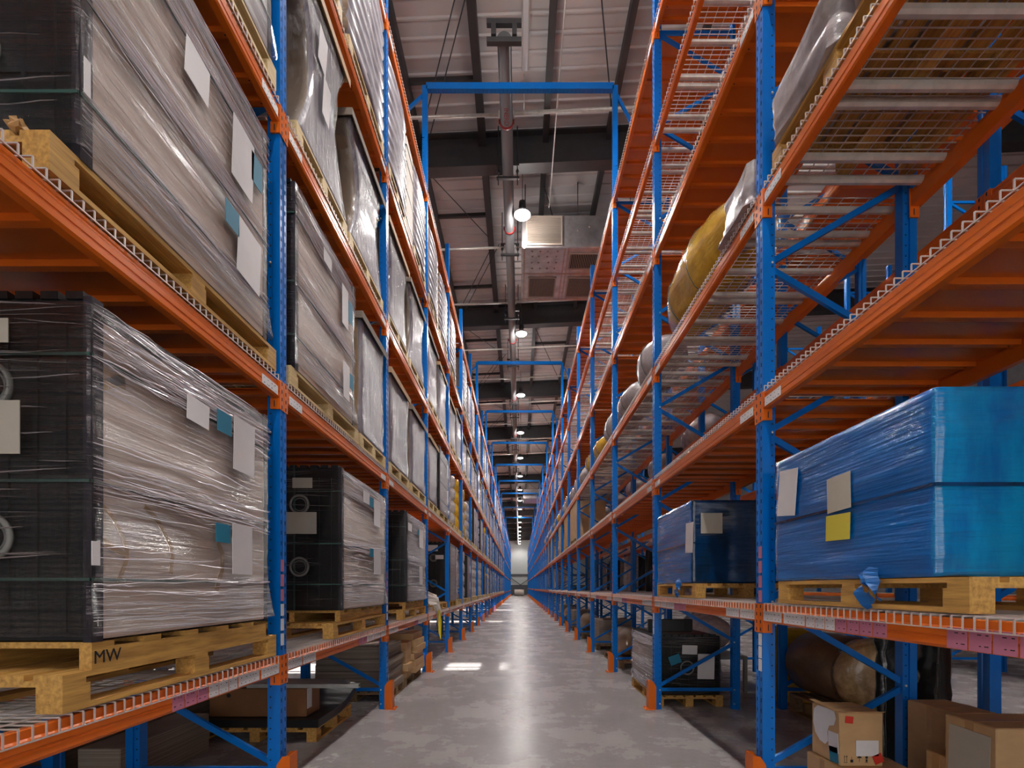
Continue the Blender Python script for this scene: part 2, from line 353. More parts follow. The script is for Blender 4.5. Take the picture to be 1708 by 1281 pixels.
# walls
mb=MB(); mb.box(-14,15,108,108.3,0,13); struct('wall_far', mb.mesh('wall_far','concretewall'))
mb=MB(); mb.box(-14,15,107.9,107.98,0,2.2); mb.box(-14,15,107.88,107.98,4.1,4.6); struct('trim_1', mb.mesh('trim_far','walldark'))
mb=MB(); mb.box(-14,15,-7.2,-7.0,5.2,13); mb.box(-14,-6,-7.2,-7,0,5.2); mb.box(7,15,-7.2,-7,0,5.2); struct('wall_near_added', mb.mesh('wall_near_added','walldark'))  # unseen end wall, added to keep daylight off the roof and upper racks
mb=MB(); mb.bar((-2,107.8,3.9),(0.3,107.8,2.2),.12,.12); mb.bar((2.6,107.8,3.9),(0.3,107.8,2.2),.12,.12); struct('trim_2', mb.mesh('trim_brace','darksteel'))
mb=MB(); mb.box(14.9,15.2,-7,112,0,13.2); struct('wall_right', mb.mesh('wall_right','walldark'))
WIN=[(8.65,9.8),(21.9,23.0),(33.6,34.9),(46.5,47.9),(59.6,61.0),(72.1,73.7),(84.6,86.7)]
WTOP=5.05
mb=MB(); yy=-7
for a,b_ in WIN: mb.box(-14.2,-13.9,yy,a,0,WTOP); yy=b_
mb.box(-14.2,-13.9,yy,112,0,WTOP); mb.box(-14.2,-13.9,-7,112,WTOP,11.8); struct('wall_left', mb.mesh('wall_left','concretewall'))
# rafters and purlins
RAF=[11.6+7.0*k for k in range(-2,14)]
mb=MB()
for yy in RAF:
    for (za,zb,ww) in ((-0.86,-0.83,.30),(-.83,-.10,.03),(-.10,-.06,.30)):
        P=[]
        for x in (-14,15):
            z=slope(x)
            P+=[(x,yy-ww/2,z+za),(x,yy+ww/2,z+za),(x,yy+ww/2,z+zb),(x,yy-ww/2,z+zb)]
        mb.add(P,[(0,3,2,1),(4,5,6,7),(0,1,5,4),(1,2,6,5),(2,3,7,6),(3,0,4,7)])
struct('ceiling_rafters', mb.mesh('rafters','darksteel'))
mb=MB()
for x,wd,hh in [(-8.3,.12,.2),(-6.8,.12,.2),(-5.3,.12,.2),(-3.8,.12,.2),(-2.42,.26,.25),(-.86,.16,.24),(.62,.13,.22),(2.1,.12,.22),(3.6,.12,.2),(5.1,.12,.2),(6.6,.12,.2)]:
    mb.box(x-wd/2,x+wd/2,-6.9,107.8,slope(x)-.06-hh,slope(x)-.04)
struct('ceiling_purlins', mb.mesh('purlins','darksteel'))
mb=MB()      # cross ties between purlins and thin wind-brace rods
for k in range(-1,13):
    y0=11.6+7*k
    for x0,x1,f in ((-2.42,-.86,.33),(.62,2.1,.40),(-2.42,-.86,.80),(-3.8,-2.42,.5),(2.1,3.6,.45)):
        y=y0+7*f
        if 48.5<y<53 and x1>0: continue
        mb.bar((x0,y,slope(x0)-.14),(x1,y,slope(x1)-.14),.07,.09)
struct('ceiling_ties', mb.mesh('ties','darksteel'))
mb=MB()
for k in range(-1,9):
    y0=11.6+7*k
    mb.tube([(-2.4,y0+6.9,slope(-2.4)-.5),(-.86,y0+3.4,slope(-.86)-.35)],.012,5); mb.tube([(-2.2,y0+6.9,slope(-2.4)-.5),(-.6,y0+3.2,slope(-.86)-.35)],.012,5)
    mb.tube([(-2.4,y0+.1,slope(-2.4)-.5),(-.9,y0+3.0,slope(-.9)-.3)],.012,5); mb.tube([(.65,y0+1.2,slope(.65)-.3),(2.2,y0+6.8,slope(2.2)-.4)],.014,5)
struct('ceiling_brace_rods', mb.mesh('rods','darksteel'))

# ------------------------------------------------------------------ sprinkler main with its branches
PX,PZ,PR=-.26,11.12,.125
root=thing('sprinkler_main','thick grey sprinkler main running the length of the aisle under the roof','pipe',(PX,0,PZ))
mb=MB(); mb.tube([(0,8.55,0),(0,107.5,0)],PR,24); ob('pipe',mb.mesh('main_pipe','pipe'),root)
for yy in (10.1,13.1,19.0,24.8,30.6):
    mb=MB(); mb.lathe([(.127,-.03),(.142,-.028),(.142,.028),(.127,.03)],(0,yy,0),24,'y'); mb.box(-.16,-.10,yy-.02,yy+.02,-.02,.05); mb.box(.10,.16,yy-.02,yy+.02,-.02,.05); ob('red_clamp',mb.mesh('clamp','redpaint'),root,label='red pipe clamp')
# hangers: pairs of rods with cross bars
hang=MB()
for sx in (-.22,.22):
    hang.tube([(sx,0,-.30),(sx,0,1.05)],.013,6); hang.lathe([(.03,.28),(.035,.30),(.035,.33),(.02,.35)],(sx,0,-.3),8)
hang.box(-.26,.26,-.03,.03,-.17,-.12); hang.box(-.26,.26,-.03,.03,.12,.17)
hme=hang.mesh('hanger','darksteel')
for yy in (11.3,13.9,17.2,20.9,25.2,27.2,31,33.6,37,40,43.2): ob('hanger',hme,root,(0,yy,0))
mb=MB(); mb.box(-.30,.30,8.42,8.5,.115,.20); mb.box(-.30,.30,8.42,8.5,-.2,-.115); mb.box(-.22,-.14,8.38,8.54,-.115,.115); mb.box(.14,.22,8.38,8.54,-.115,.115); ob('bracket',mb.mesh('end_bracket','darksteel'),root)
k=0
for yy in (10.0,13.9,16.6,19.8,22.6,25.6,28.8,32,35.4):
    mb=MB(); mb.tube([(-5,yy,slope(-5)-PZ-1.06),(-.11,yy,slope(-.3)-PZ-1.1)],.03,8); (mb.tube([(.11,yy,slope(.3)-PZ-1.1),(5,yy,slope(5)-PZ-1.1)],.035,8) if yy!=13.9 else None)
    mb.lathe([(.055,-.16),(.055,-.11)],(0,yy,slope(0)-PZ-1.1),10,'x'); mb.lathe([(.055,.11),(.055,.16)],(0,yy,slope(0)-PZ-1.1),10,'x')
    if yy!=13.9: mb.tube([(.36,yy,slope(0)-PZ-1.12),(.36,yy,slope(0)-PZ-.3)],.012,6)
    ob('branch_pipe',mb.mesh('branch','steel'),root)
# red letters running along the pipe underside
fd=bpy.data.curves.new('pipe_text','FONT'); fd.body='INERD'; fd.size=.13; fd.extrude=.001; fd.align_x='CENTER'; fd.align_y='CENTER'; fd.materials.append(M['redpaint'])
to=textmesh('lettering',fd); to.parent=root; to.location=(0,9.85,-PR-.004); to.rotation_euler=(PI,0,PI/2)
to['label']='red lettering'
# thin white cable tray / conduit
t=thing('conduit','thin pale conduit running along the roof right of the sprinkler main','pipe',(0,0,0),MB().tube([(.78,7,11.46),(.78,12.8,11.46)],.014,6).mesh('conduit','zincw'))

r=thing('linear_light_fitting','pale unlit linear light fitting beside the start of the sprinkler main','ceiling light',(.12,8.3,11.98))
ob('housing',MB().bevbox(-.07,.07,0,1.6,.0,.06,.008).mesh('housing','cardwhite'),r); ob('diffuser',MB().prism([(-.06,0),(-.045,-.035),(.045,-.035),(.06,0)],.02,1.58,'y').mesh('diffuser','white'),r)
ob('drop_rods',MB().tube([(0,.2,.06),(0,.2,.31)],.008,6).mesh('rod','steel'),r); ob('drop_rods',MB().tube([(0,1.4,.06),(0,1.4,.31)],.008,6).mesh('rod','steel'),r)
# ------------------------------------------------------------------ air unit under the roof
root=thing('air_handling_unit','foil-clad air handling box with slatted grilles hanging under the roof','air handler',(0.06,13.0,10.56))
mb=MB(); mb.bevbox(0,3.0,0,2.42,0,.86,.02); ob('casing',mb.mesh('casing','foil'),root)
def grille(x0,x1,y0,y1,z,vert=False,n=20):
    fr=MB(); g=MB(); fw=.035
    if vert:
        fr.box(x0,x1,-.03,.0,y0,y0+fw); fr.box(x0,x1,-.03,0,y1-fw,y1); fr.box(x0,x0+fw,-.03,0,y0+fw,y1-fw); fr.box(x1-fw,x1,-.03,0,y0+fw,y1-fw)
        g.box(x0+fw,x1-fw,-.004,-.001,y0+fw,y1-fw,1)
        for i in range(n):
            zz=y0+fw+(y1-y0-2*fw)*(i+.5)/n; g.box(x0+fw,x1-fw,-.022,-.004,zz-.006,zz+.006,0)
    else:
        fr.box(x0,x1,y0,y0+fw,-.03,0); fr.box(x0,x1,y1-fw,y1,-.03,0); fr.box(x0,x0+fw,y0+fw,y1-fw,-.03,0); fr.box(x1-fw,x1,y0+fw,y1-fw,-.03,0)
        g.box(x0+fw,x1-fw,y0+fw,y1-fw,-.004,-.001,1)
        for i in range(n):
            xx=x0+fw+(x1-x0-2*fw)*(i+.5)/n; g.box(xx-.006,xx+.006,y0+fw,y1-fw,-.022,-.004,0)
    f=ob('grille',fr.mesh('grille_frame','grille'),root); ob('slats',g.mesh('grille_slats',['grille','dark']),f)
grille(.12,1.08,.05,.82,0,True,24); grille(1.30,2.4,.20,.86,0,False,22); grille(.20,1.02,1.22,2.2,0,False,22); grille(1.34,2.2,1.22,2.2,0,False,22)
mb=MB()
for xx in (.06,1.14,1.24): mb.box(xx,xx+.04,.02,2.40,-.008,-.001)
mb.box(.02,2.98,1.05,1.12,-.008,-.001); mb.box(.02,2.98,2.28,2.38,-.008,-.001)
ob('seam_tape',mb.mesh('seam','foilwarm'),root,label='copper coloured seam tape')
mb=MB(); rr=random.Random(3)
for xx in (.3,.5,.72,.95):
    for yy in (.15,.35,.6,.85): mb.lathe([(.0,-.03),(.028,-.012),(.03,0)],(xx+rr.uniform(-.03,.03),yy,-.001),6)
for xx in (1.5,1.8,2.2,2.6): mb.lathe([(.0,-.03),(.028,-.012),(.03,0)],(xx,-.002,.2+rr.uniform(0,.4)),6)
ob('insulation_pin',mb.mesh('pins','foilwarm'),root)
mb=MB()
for xx in (.1,1.5,2.9):
    for yy in (.1,2.3): mb.tube([(xx,yy,.86),(xx,yy,slope(xx+.06)-10.56-.004)],.012,6)
ob('hanger_rods',mb.mesh('ahu_rods','darksteel'),root)
root=thing('air_handling_unit','far smaller-looking foil-clad air handling box deep along the aisle roof','air handler',(0.40,49.2,10.5))
mb=MB(); mb.bevbox(0,2.8,0,3,0,.95,.02); mb.tube([(.5,.2,.9),(.5,.2,slope(.9)-10.505)],.02,6); mb.tube([(2.55,.2,.9),(2.55,.2,slope(2.95)-10.505)],.02,6); ob('casing',mb.mesh('casing_far','foil'),root)

# ------------------------------------------------------------------ high-bay lamps
LENS=[]
def lamp_parts():
    P={}
    P['driver_housing']=MB().lathe([(.03,.34),(.085,.33),(.09,.20),(.075,.16),(.07,.13)],n=16).mesh('driver','lampbody')
    P['shade']=MB().lathe([(.07,.15),(.13,.10),(.19,.04),(.215,.0),(.205,.0),(.18,.035),(.12,.09),(.06,.13)],n=24).mesh('shade','lampshade')
    P['lens']=MB().lathe([(.20,.012),(.20,.0),(.17,-.03),(.09,-.05),(.0,-.056)],n=24).mesh('lens','lens')
    P['cord']=MB().tube([(0,0,.34),(0,0,1.25)],.008,6).mesh('cord','lampbody')
    return P
LP=lamp_parts()
def lamp(x,y,z,label,group=None,parts=True,power=LAMP_W):
    r=thing('high_bay_lamp',label,'ceiling lamp',(x,y,z),None,group)
    for nme,me in LP.items(): ob(nme,me,r)
    for kind,f in (('SPOT',.95),('POINT',.16)):      # the beam, and the weaker light that leaves the lens sideways and upward
        ld=bpy.data.lights.new('lamp_light',kind); ld.energy=power*f; ld.shadow_soft_size=.18; ld.color=(1,.95,.91)
        if kind=='SPOT': ld.spot_size=math.radians(168); ld.spot_blend=.6
        lo=bpy.data.objects.new('lamp_light',ld); C.objects.link(lo); lo.parent=r; lo.location=(0,0,-.12)
LY=[12.4+5.8*k for k in range(-3,17)]
for i,yy in enumerate(LY):
    k=i-3
    lab = ('glowing high bay lamp in front of the foil-clad air handling box' if k==0 else
           'hanging high bay lamp, the %s glowing one from the camera' % ORD[k] if k>0 else
           'hanging high bay lamp over the aisle, %s before the foil-clad box' % ['third','second','first'][i])
    lamp(.08,yy,10.96,lab)
for i,yy in enumerate([-2,6,14,24,36,50,66]):  # lamps added over the neighbouring aisles for more even light
    for sx in (-1,1): lamp(6.2*sx,yy,10.96,'added high bay lamp over the next aisle on the %s, %s one along'%(SIDE[sx],ORD[i]),power=LAMP_W*1.1)

# ------------------------------------------------------------------ rack components (local x grows away from the aisle)
def post_mb(h,flip,holes=True,x=0.0):
    mb=MB(flip)
    poly=[(0,0),(.052,0),(.052,.011),(.094,.011),(.094,.084),(.052,.084),(.052,UW),(0,UW),(0,.062),(.006,.058),(.006,.037),(0,.033)]
    mb.prism([(x+a,b_) for a,b_ in poly],0,h,'z')
    if holes:
        mb.cur=1; z=.08
        while z<h-.05:
            for yy in (.014,.070): mb.box(x-.0012,x,yy,yy+.011,z-.014,z+.014)
            mb.box(x+.068,x+.078,.0098,.0112,z+.02,z+.03)
            z+=.075
        mb.cur=0
    return mb
def rear_post_mb(h,flip,holes=True):
    mb=MB(flip); X=DEPTH
    poly=[(0,0),(.052,0),(.052,.011),(.094,.011),(.094,.084),(.052,.084),(.052,UW),(0,UW)]
    mb.prism([(X-a,b_) for a,b_ in reversed(poly)],0,h,'z')
    if holes:
        mb.cur=1; z=.08
        while z<h-.05:
            mb.box(X-.078,X-.068,.0098,.0112,z+.02,z+.03); z+=.075
        mb.cur=0
    return mb
FZ=[.28,1.46,2.67,3.88,5.09,6.30,7.51,8.72]; RZ=[.86,2.06,3.27,4.48,5.69,6.90,8.11]
def brace_mb(p,q,flip):
    mb=MB(flip); p=Vector(p); q=Vector(q); d=(q-p).normalized(); nrm=Vector((-d.z,0,d.x))
    for o_,w_,h_ in ((0,.004,.042),):
        mb.bar(p,q,w_,h_,(-d.z,0,d.x))
    for sg in (-1,1):
        a=nrm*(.019*sg)+Vector((0,.013,0)); mb.bar(p+a,q+a,.026,.004,(-d.z,0,d.x))
    return mb
def brace_list(h):
    L=[((.05,.035,.25),(DEPTH-.05,.035,.25),'horizontal_brace')]
    for i in range(len(FZ)):
        if i<len(RZ) and RZ[i]<h-.2:
            L.append(((.07,.035,FZ[i]+.02),(DEPTH-.07,.035,RZ[i]-.02),'diagonal_brace'))
            if i+1<len(FZ) and FZ[i+1]<h-.1: L.append(((DEPTH-.07,.035,RZ[i]+.02),(.07,.035,FZ[i+1]-.02),'diagonal_brace'))
    L.append(((.05,.035,FZ[-1]),(DEPTH-.05,.035,FZ[-1]),'horizontal_brace'))
    return L
def guard_mb(flip):
    mb=MB(flip)   # orange column guard on the aisle side
    t=.006
    mb.prism([(-.075,-.012),(-.069,-.012),(-.069,.107),(-.075,.107)],0.0,.37,'z')
    for yy in (-.012,.101):
        P=[(-.075,0),(.02,0),(.02,.30),(-.02,.36),(-.075,.37)]
        mb.add([(a,yy,z) for a,z in P]+[(a,yy+t,z) for a,z in P],[(0,1,2,3,4),(9,8,7,6,5)]+[(i,i+5,(i+1)%5+5,(i+1)%5) for i in range(5)])
    mb.box(-.12,.0,-.03,.125,0,.008)
    for yy in (-.018,.112): mb.lathe([(.012,.008),(.012,.018),(.006,.022)],(-.1,yy,0),6)
    return mb
HT={-1:9.9,1:9.38}
CACHE={}
def cached(key,fn):
    if key not in CACHE: CACHE[key]=fn()
    return CACHE[key]
def bolts_mb(flip,h):
    mb=MB(flip)
    for z in [.07,.25]+FZ[1:]:
        if z<h: mb.lathe([(.010,0),(.010,-.008),(.005,-.012)],(.073,.011,z),6,'y')
    for z in [.07,.25]+RZ:
        if z<h: mb.lathe([(.010,0),(.010,-.008),(.005,-.012)],(DEPTH-.073,.011,z),6,'y')
    return mb
def frame(s,X,k,row,near):
    """upright frame k of a rack whose aisle face is at X; s = side; near = level of detail"""
    fl=s<0; h=HT[s]; key=(s,)
    if row=='A': lab='blue upright frame with orange foot guard, %s one along the %s rack'%(ORD[k],SIDE[s])
    elif row=='B': lab='blue upright frame, %s one along the rack behind the %s rack'%(ORD[k],SIDE[s])
    else: lab='blue upright frame, %s one of the rack across the next aisle'%ORD[k]
    r=thing('rack_upright',lab,'rack upright',(X,UY(k),0),None,'blue upright frames of the racks')
    if near>=2:
        ob('front_post',cached(('fp',s),lambda:post_mb(h,fl).mesh('front_post',['blue','hole'])),r)
        ob('rear_post',cached(('rp',s),lambda:rear_post_mb(h,fl).mesh('rear_post',['blue','hole'])),r)
        for i,(p,q,nm) in enumerate(brace_list(h)):
            ob(nm,cached(('br',s,i),lambda:brace_mb(p,q,fl).mesh('brace','blue')),r)
        ob('bolts',cached(('bo',s),lambda:bolts_mb(fl,h).mesh('bolts','bolt')),r)
        if row=='A': ob('foot_guard',cached(('gd',s),lambda:guard_mb(fl).mesh('guard','orange')),r,label='orange foot guard')
    elif near==1:
        ob('front_post',cached(('fp1',s),lambda:post_mb(h,fl,False).mesh('front_post','blue')),r)
        ob('rear_post',cached(('rp1',s),lambda:rear_post_mb(h,fl,False).mesh('rear_post','blue')),r)
        def allbr():
            mb=MB()
            for p,q,nm in brace_list(h): joined(mb,brace_mb(p,q,fl))
            return mb.mesh('bracing','blue')
        ob('bracing',cached(('ab',s),allbr),r)
        if row=='A': ob('foot_guard',cached(('gd',s),lambda:guard_mb(fl).mesh('guard','orange')),r,label='orange foot guard')
    else:
        def allone():
            mb=MB()
            joined(mb,post_mb(h,fl,False)); joined(mb,rear_post_mb(h,fl,False))
            for p,q,nm in brace_list(h):
                b2=MB(fl); b2.bar(p,q,.03,.042); joined(mb,b2)
            if row=='A': joined(mb,guard_mb(fl),mi=1)
            return mb.mesh('upright',['blue','orange'])
        ob('upright',cached(('one',s,row=='A'),allone),r)
    return r

BL=PITCH-UW                       # beam length
def beam_mb(flip,x0=0.0,rear=False):
    mb=MB(flip)
    poly=[(.008,-.125),(.05,-.125),(.05,-.03),(.044,0),(.013,0),(.010,-.004),(.010,-.034),(.002,-.041),(0,-.044),(0,-.074),(.004,-.078),(.004,-.084),(0,-.088),(0,-.112)]
    if rear: poly=[(DEPTH-a,z) for a,z in reversed(poly)]
    mb.prism(poly,.002,BL-.002,'y')
    return mb
def bracket_mb(flip,rear=False,part=0):
    mb=MB(flip)
    def bx(a,b_,*r):
        if rear: a,b_=DEPTH-b_,DEPTH-a
        mb.box(a,b_,*r)
    for (ya,yb,yc,yd) in (((-.045,.012,.002,.008),) if part==0 else ((BL-.012,BL+.045,BL-.008,BL-.002),)):
        bx(-.006,-.0025,ya,yb,-.20,.008)
        bx(-.006,.06,yc,yd,-.20,.008)
        mb.cur=1
        ym=(ya-.0+.02 if ya<0 else yb-.032)
        for i in range(4): bx(-.0075,-.006,ym,ym+.010,-.19+i*.055,-.165+i*.055)
        mb.cur=0
    if part==0: return mb
    # near-facing flange hanging below the beam with its slot (far end of the bay only faces the viewer)
    bx(.0,.062,BL-.014,BL-.008,-.20,-.122)
    mb.cur=1; bx(.030,.036,BL-.0155,BL-.014,-.185,-.14); mb.cur=0
    return mb
def wiredeck_mb(flip,hi,r=.0026,lip=True):
    """welded wire deck: cross wires every 50 mm folded over the front beam, long wires every 100 mm"""
    mb=MB(flip); z=.036 if hi else .010; zb=(-.004 if hi else -.045); xf=-.006
    n=int(BL/.05)
    for i in range(n+1):
        y=.02+i*.05
        if y>BL-.01: break
        for (p,q) in (((xf,y,z),(DEPTH-.02,y,z)),((xf,y,z),(xf,y,zb))): mb.bar(p,q,2*r,2*r,(0,1,0))
    for x in [xf-.001]: mb.bar((x,.02,zb),(x,BL-.02,zb),2*r,2*r)
    for i in range(11): mb.bar((.07+i*.098,.02,z+2*r),(.07+i*.098,BL-.02,z+2*r),2*r,2*r)
    return mb
CHN=[-.09,-.27,-.63,-.73,-1.09,-1.45,-1.55,-1.91,-2.27,-2.37,-2.62]
def channel_mb(flip):
    mb=MB(flip); z=.006
    mb.prism([(-.028,z),(-.024,-.018),(-.010,-.030),(.010,-.030),(.024,-.018),(.028,z),(.024,z),(.020,-.014),(.008,-.026),(-.008,-.026),(-.020,-.014),(-.024,z)],.045,DEPTH-.045,'x')
    return mb
def panel_mb(flip):
    mb=MB(flip); mb.box(.05,DEPTH-.05,.003,BL-.003,-.012,-.006)
    return mb
def rib_mb(flip):
    mb=MB(flip)
    mb.prism([(-.024,-.012),(-.020,-.040),(.020,-.040),(.024,-.012)],.05,DEPTH-.05,'x')
    mb.cur=1
    for x in (.10,DEPTH-.10): mb.box(x-.006,x+.006,-.004,.004,-.0406,-.040)
    mb.cur=0
    return mb
RIBS=[.06+.27*i for i in range(10)]+[BL-.06]
DT={-1:['wire','solid','solid','solid','solid'],1:['wire','solid','wire','solid','wire','solid']}
def wl_label(s,lvl,k,row):
    dn='wire mesh' if DT[s][lvl]=='wire' else 'solid orange'
    if row=='A': return 'orange shelf with %s deck, %s level, %s bay of the %s rack'%(dn,LEV[lvl],ORD[k],SIDE[s])
    if row=='B': return 'orange shelf, %s level, %s bay of the rack behind the %s rack'%(LEV[lvl],ORD[k],SIDE[s])
    return 'orange shelf, %s level, %s bay of the rack across the next aisle'%(LEV[lvl],ORD[k])
def label_obj(r,s,y,z,w_,h_,mk,lines=True,x=-.0015,name='location_label',lab=None):
    def mkm():
        mb=MB(s<0); mb.box(-.0012,.0012,-w_/2,w_/2,-h_/2,h_/2,0)
        if lines:
            mb.cur=1; rr=random.Random(int(w_*1e4))
            for i in range(2):
                zz=-h_*.25+i*h_*.5; yy=-w_*.40
                while yy<w_*.38:
                    l=rr.uniform(.004,.016); mb.box(-.0020,-.0012,yy,min(yy+l,w_*.42),zz-.002,zz+.002); yy+=l+rr.uniform(.01,.05)
        return mb.mesh('label',[mk,'ink'])
    return ob(name,cached(('lb',s,w_,h_,mk,lines),mkm),r,(x*s if x else 0,y,z),lab)
def shelf(s,X,k,lvl,row,near):
    fl=s<0; kind=DT[s][lvl]; hi=lvl>0
    r=thing('rack_shelf',wl_label(s,lvl,k,row),'rack shelf',(X,UY(k)+UW,LZ[s][lvl]),None,'orange beam shelves of the racks')
    if near==0:
        def one():
            mb=MB(); joined(mb,beam_mb(fl)); joined(mb,beam_mb(fl,rear=True)); joined(mb,bracket_mb(fl)); joined(mb,bracket_mb(fl,False,1))
            for i in range(len(mb.m)): mb.m[i]=0
            if kind=='solid': joined(mb,panel_mb(fl),mi=1)
            else:
                for c in CHN: joined(mb,channel_mb(fl),(0,BL+c,0),mi=2)
            d=MB(fl)
            if row=='A': d.bar((-.006,.02,.036 if hi else .01),(-.006,BL-.02,.036 if hi else .01),.006,.006); d.bar((-.006,.02,-.004 if hi else -.045),(-.006,BL-.02,-.004 if hi else -.045),.006,.006); joined(mb,d,mi=3)
            return mb.mesh('shelf',['orange','orange_deck','steel','zincw'])
        ob('beams_and_deck',cached(('sh0',s,kind,hi,row=='A'),one),r); return r
    fb=ob('front_beam',cached(('fb',s),lambda:beam_mb(fl).mesh('front_beam','orange')),r)
    rb=ob('rear_beam',cached(('rb',s),lambda:beam_mb(fl,rear=True).mesh('rear_beam','orange')),r)
    for q in (0,1): ob('end_bracket',cached(('bk',s,q),lambda:bracket_mb(fl,False,q).mesh('bracket',['orange','hole'])),fb)
    if near>=2:
        for q in (0,1): ob('end_bracket',cached(('bkr',s,q),lambda:bracket_mb(fl,True,q).mesh('bracket',['orange','hole'])),rb)
    if kind=='solid':
        if near>=2:
            ob('deck_panel',cached(('pn',s),lambda:panel_mb(fl).mesh('deck_panel','orange_deck')),r)
            for y in RIBS: ob('deck_rib',cached(('ri',s),lambda:rib_mb(fl).mesh('deck_rib',['orange','hole'])),r,(0,y,0))
        else:
            def pr():
                mb=MB(); joined(mb,panel_mb(fl))
                for y in RIBS: joined(mb,rib_mb(fl),(0,y,0),mi=1)
                return mb.mesh('ribbed_deck',['orange_deck','orange','hole'])
            ob('deck_panel',cached(('pr',s),pr),r)
    else:
        if near>=2:
            for c in CHN: ob('support_channel',cached(('ch',s),lambda:channel_mb(fl).mesh('channel','steel')),r,(0,BL+c,0))
        else:
            def cr():
                mb=MB()
                for c in CHN: joined(mb,channel_mb(fl),(0,BL+c,0))
                return mb.mesh('channels','steel')
            ob('support_channels',cached(('cr',s),cr),r)
    if row=='A' or near>=2:
        ob('wire_deck',cached(('wd',s,hi),lambda:wiredeck_mb(fl,hi).mesh('wire_deck','zincw')),r)
    if row=='A':   # location labels on the beam face
        if lvl>0:
            label_obj(r,s,BL-.14,-.08,.21,.062,'white'); label_obj(r,s,.15,-.08,.21,.062,'white')
        else:
            if near>=2:
                for y in ((BL-.135,BL-.40) if k!=0 or s<0 else (BL-.135,BL-.40)): label_obj(r,s,y,-.079,.235,.066,'white')
                for y in (.14,.40): label_obj(r,s,y,-.079,.235,.066,'white')
                for i in range(3): label_obj(r,s,BL-.575-.092*i,-.079,.083,.072,'white')
                for i in range(4 if s>0 else 3): label_obj(r,s,BL-.855-.095*i,-.079,.085,.078,'pink',name='pink_label')
                if s>0 and k==0:
                    for i in range(4): label_obj(r,s,BL-1.555-.097*i,-.079,.088,.084,'pink',name='pink_label')
            else:
                for y,w_,mk in ((BL-.14,.22,'white'),(BL-.4,.22,'white'),(.14,.22,'white'),(.4,.22,'white'),(BL-.6,.083,'white'),(BL-.7,.083,'white'),(BL-.8,.083,'pink'),(BL-.9,.083,'pink')):
                    if k<7 or w_>.2: label_obj(r,s,y,-.079,w_,.068,mk,k<6)
    return r
DTOP={-1:[.019]+[.045]*4,1:[.019]+[.045]*5}
def deck_z(s,lvl): return LZ[s][lvl]+DTOP[s][lvl] if lvl>=0 else 0.0

PORTALS=[3,7,9,11,13,15,17,20,23]
NEARB=4
def build_row(s,X,row,kmax,levels,detail):
    fs=[]
    for k in range(0,kmax+1): fs.append(frame(s,X,k,row,detail(k)))
    for k in range(0,kmax):
        for l in levels: 
            shelf(s,X,k,l,row,detail(k))
    return fs
dA=lambda k: 2 if k<4 else (1 if k<10 else 0)
FR={}
for s,X in ((-1,XL),(1,XR)):
    FR[s]=build_row(s,X,'A',20,range(len(LZ[s])),dA)
# the far remainder of both racks, too small to tell apart
def far_rack(s,X,k0,k1):
    mb=MB(s<0); h=HT[s]
    for k in range(k0,k1+1):
        y=UY(k); mb.cur=0; mb.box(0,.09,y,y+UW,0,h); mb.box(DEPTH-.09,DEPTH,y,y+UW,0,h)
        mb.cur=1; mb.box(-.08,0,y-.01,y+.105,0,.36); mb.cur=0
        if k<k1:
            for l,z in enumerate(LZ[s]):
                mb.cur=1; mb.box(0,.05,y+UW,y+PITCH,z-.125,z); mb.box(DEPTH-.05,DEPTH,y+UW,y+PITCH,z-.125,z)
                if DT[s][l]=='solid': mb.box(.05,DEPTH-.05,y+UW,y+PITCH,z-.03,z-.02)
    o=thing('distant_rack_bays','far run of blue and orange bays at the end of the %s rack'%SIDE[s],'rack',(X,0,0),mb.mesh('far_rack',['blue','orange']))
    o['kind']='stuff'
far_rack(-1,XL,21,NB); far_rack(1,XR,21,NB)
# second rows back to back, and the one across the next aisle on the right
XB={-1:-4.42+0.0,1:3.35}
def back_row(s,kmax,lv):
    # row B faces away from us: its aisle face is on the far side, seen from its rear
    Xf=3.35 if s>0 else -3.32
    for k in range(0,kmax+1): frame(s,Xf,k,'B',1 if k<5 else 0)
    for k in range(0,kmax):
        for l in lv: shelf(s,Xf,k,l,'B',1 if k<4 else 0)
back_row(1,8,range(5)); back_row(-1,8,range(2))
for k in range(0,6): frame(1,7.93,k,'C',0)
for k in range(0,5):
    for l in range(5): shelf(1,7.93,k,l,'C',0)

# stickers up the first posts (blank), just above and below the lowest beam
def stickers(s,k,zs):
    for z,mk in zs:
        label_obj(FR[s][k],s,.030,z,.045,.085,mk,False,x=-.0028,name='sticker')
stickers(-1,1,[(1.72-.106*i,'pink' if i<3 else 'white') for i in range(6)])
stickers(-1,2,[(1.72-.106*i,'pink' if i<3 else 'white') for i in range(6)])
stickers(1,1,[(1.815-.105*i,'pink') for i in range(4)]+[(1.19-.092*i,'white') for i in range(3)])
stickers(1,2,[(1.815-.105*i,'pink') for i in range(4)]+[(1.19-.092*i,'white') for i in range(3)])
for k in (3,4): 
    stickers(1,k,[(1.815-.105*i,'pink') for i in range(4)])

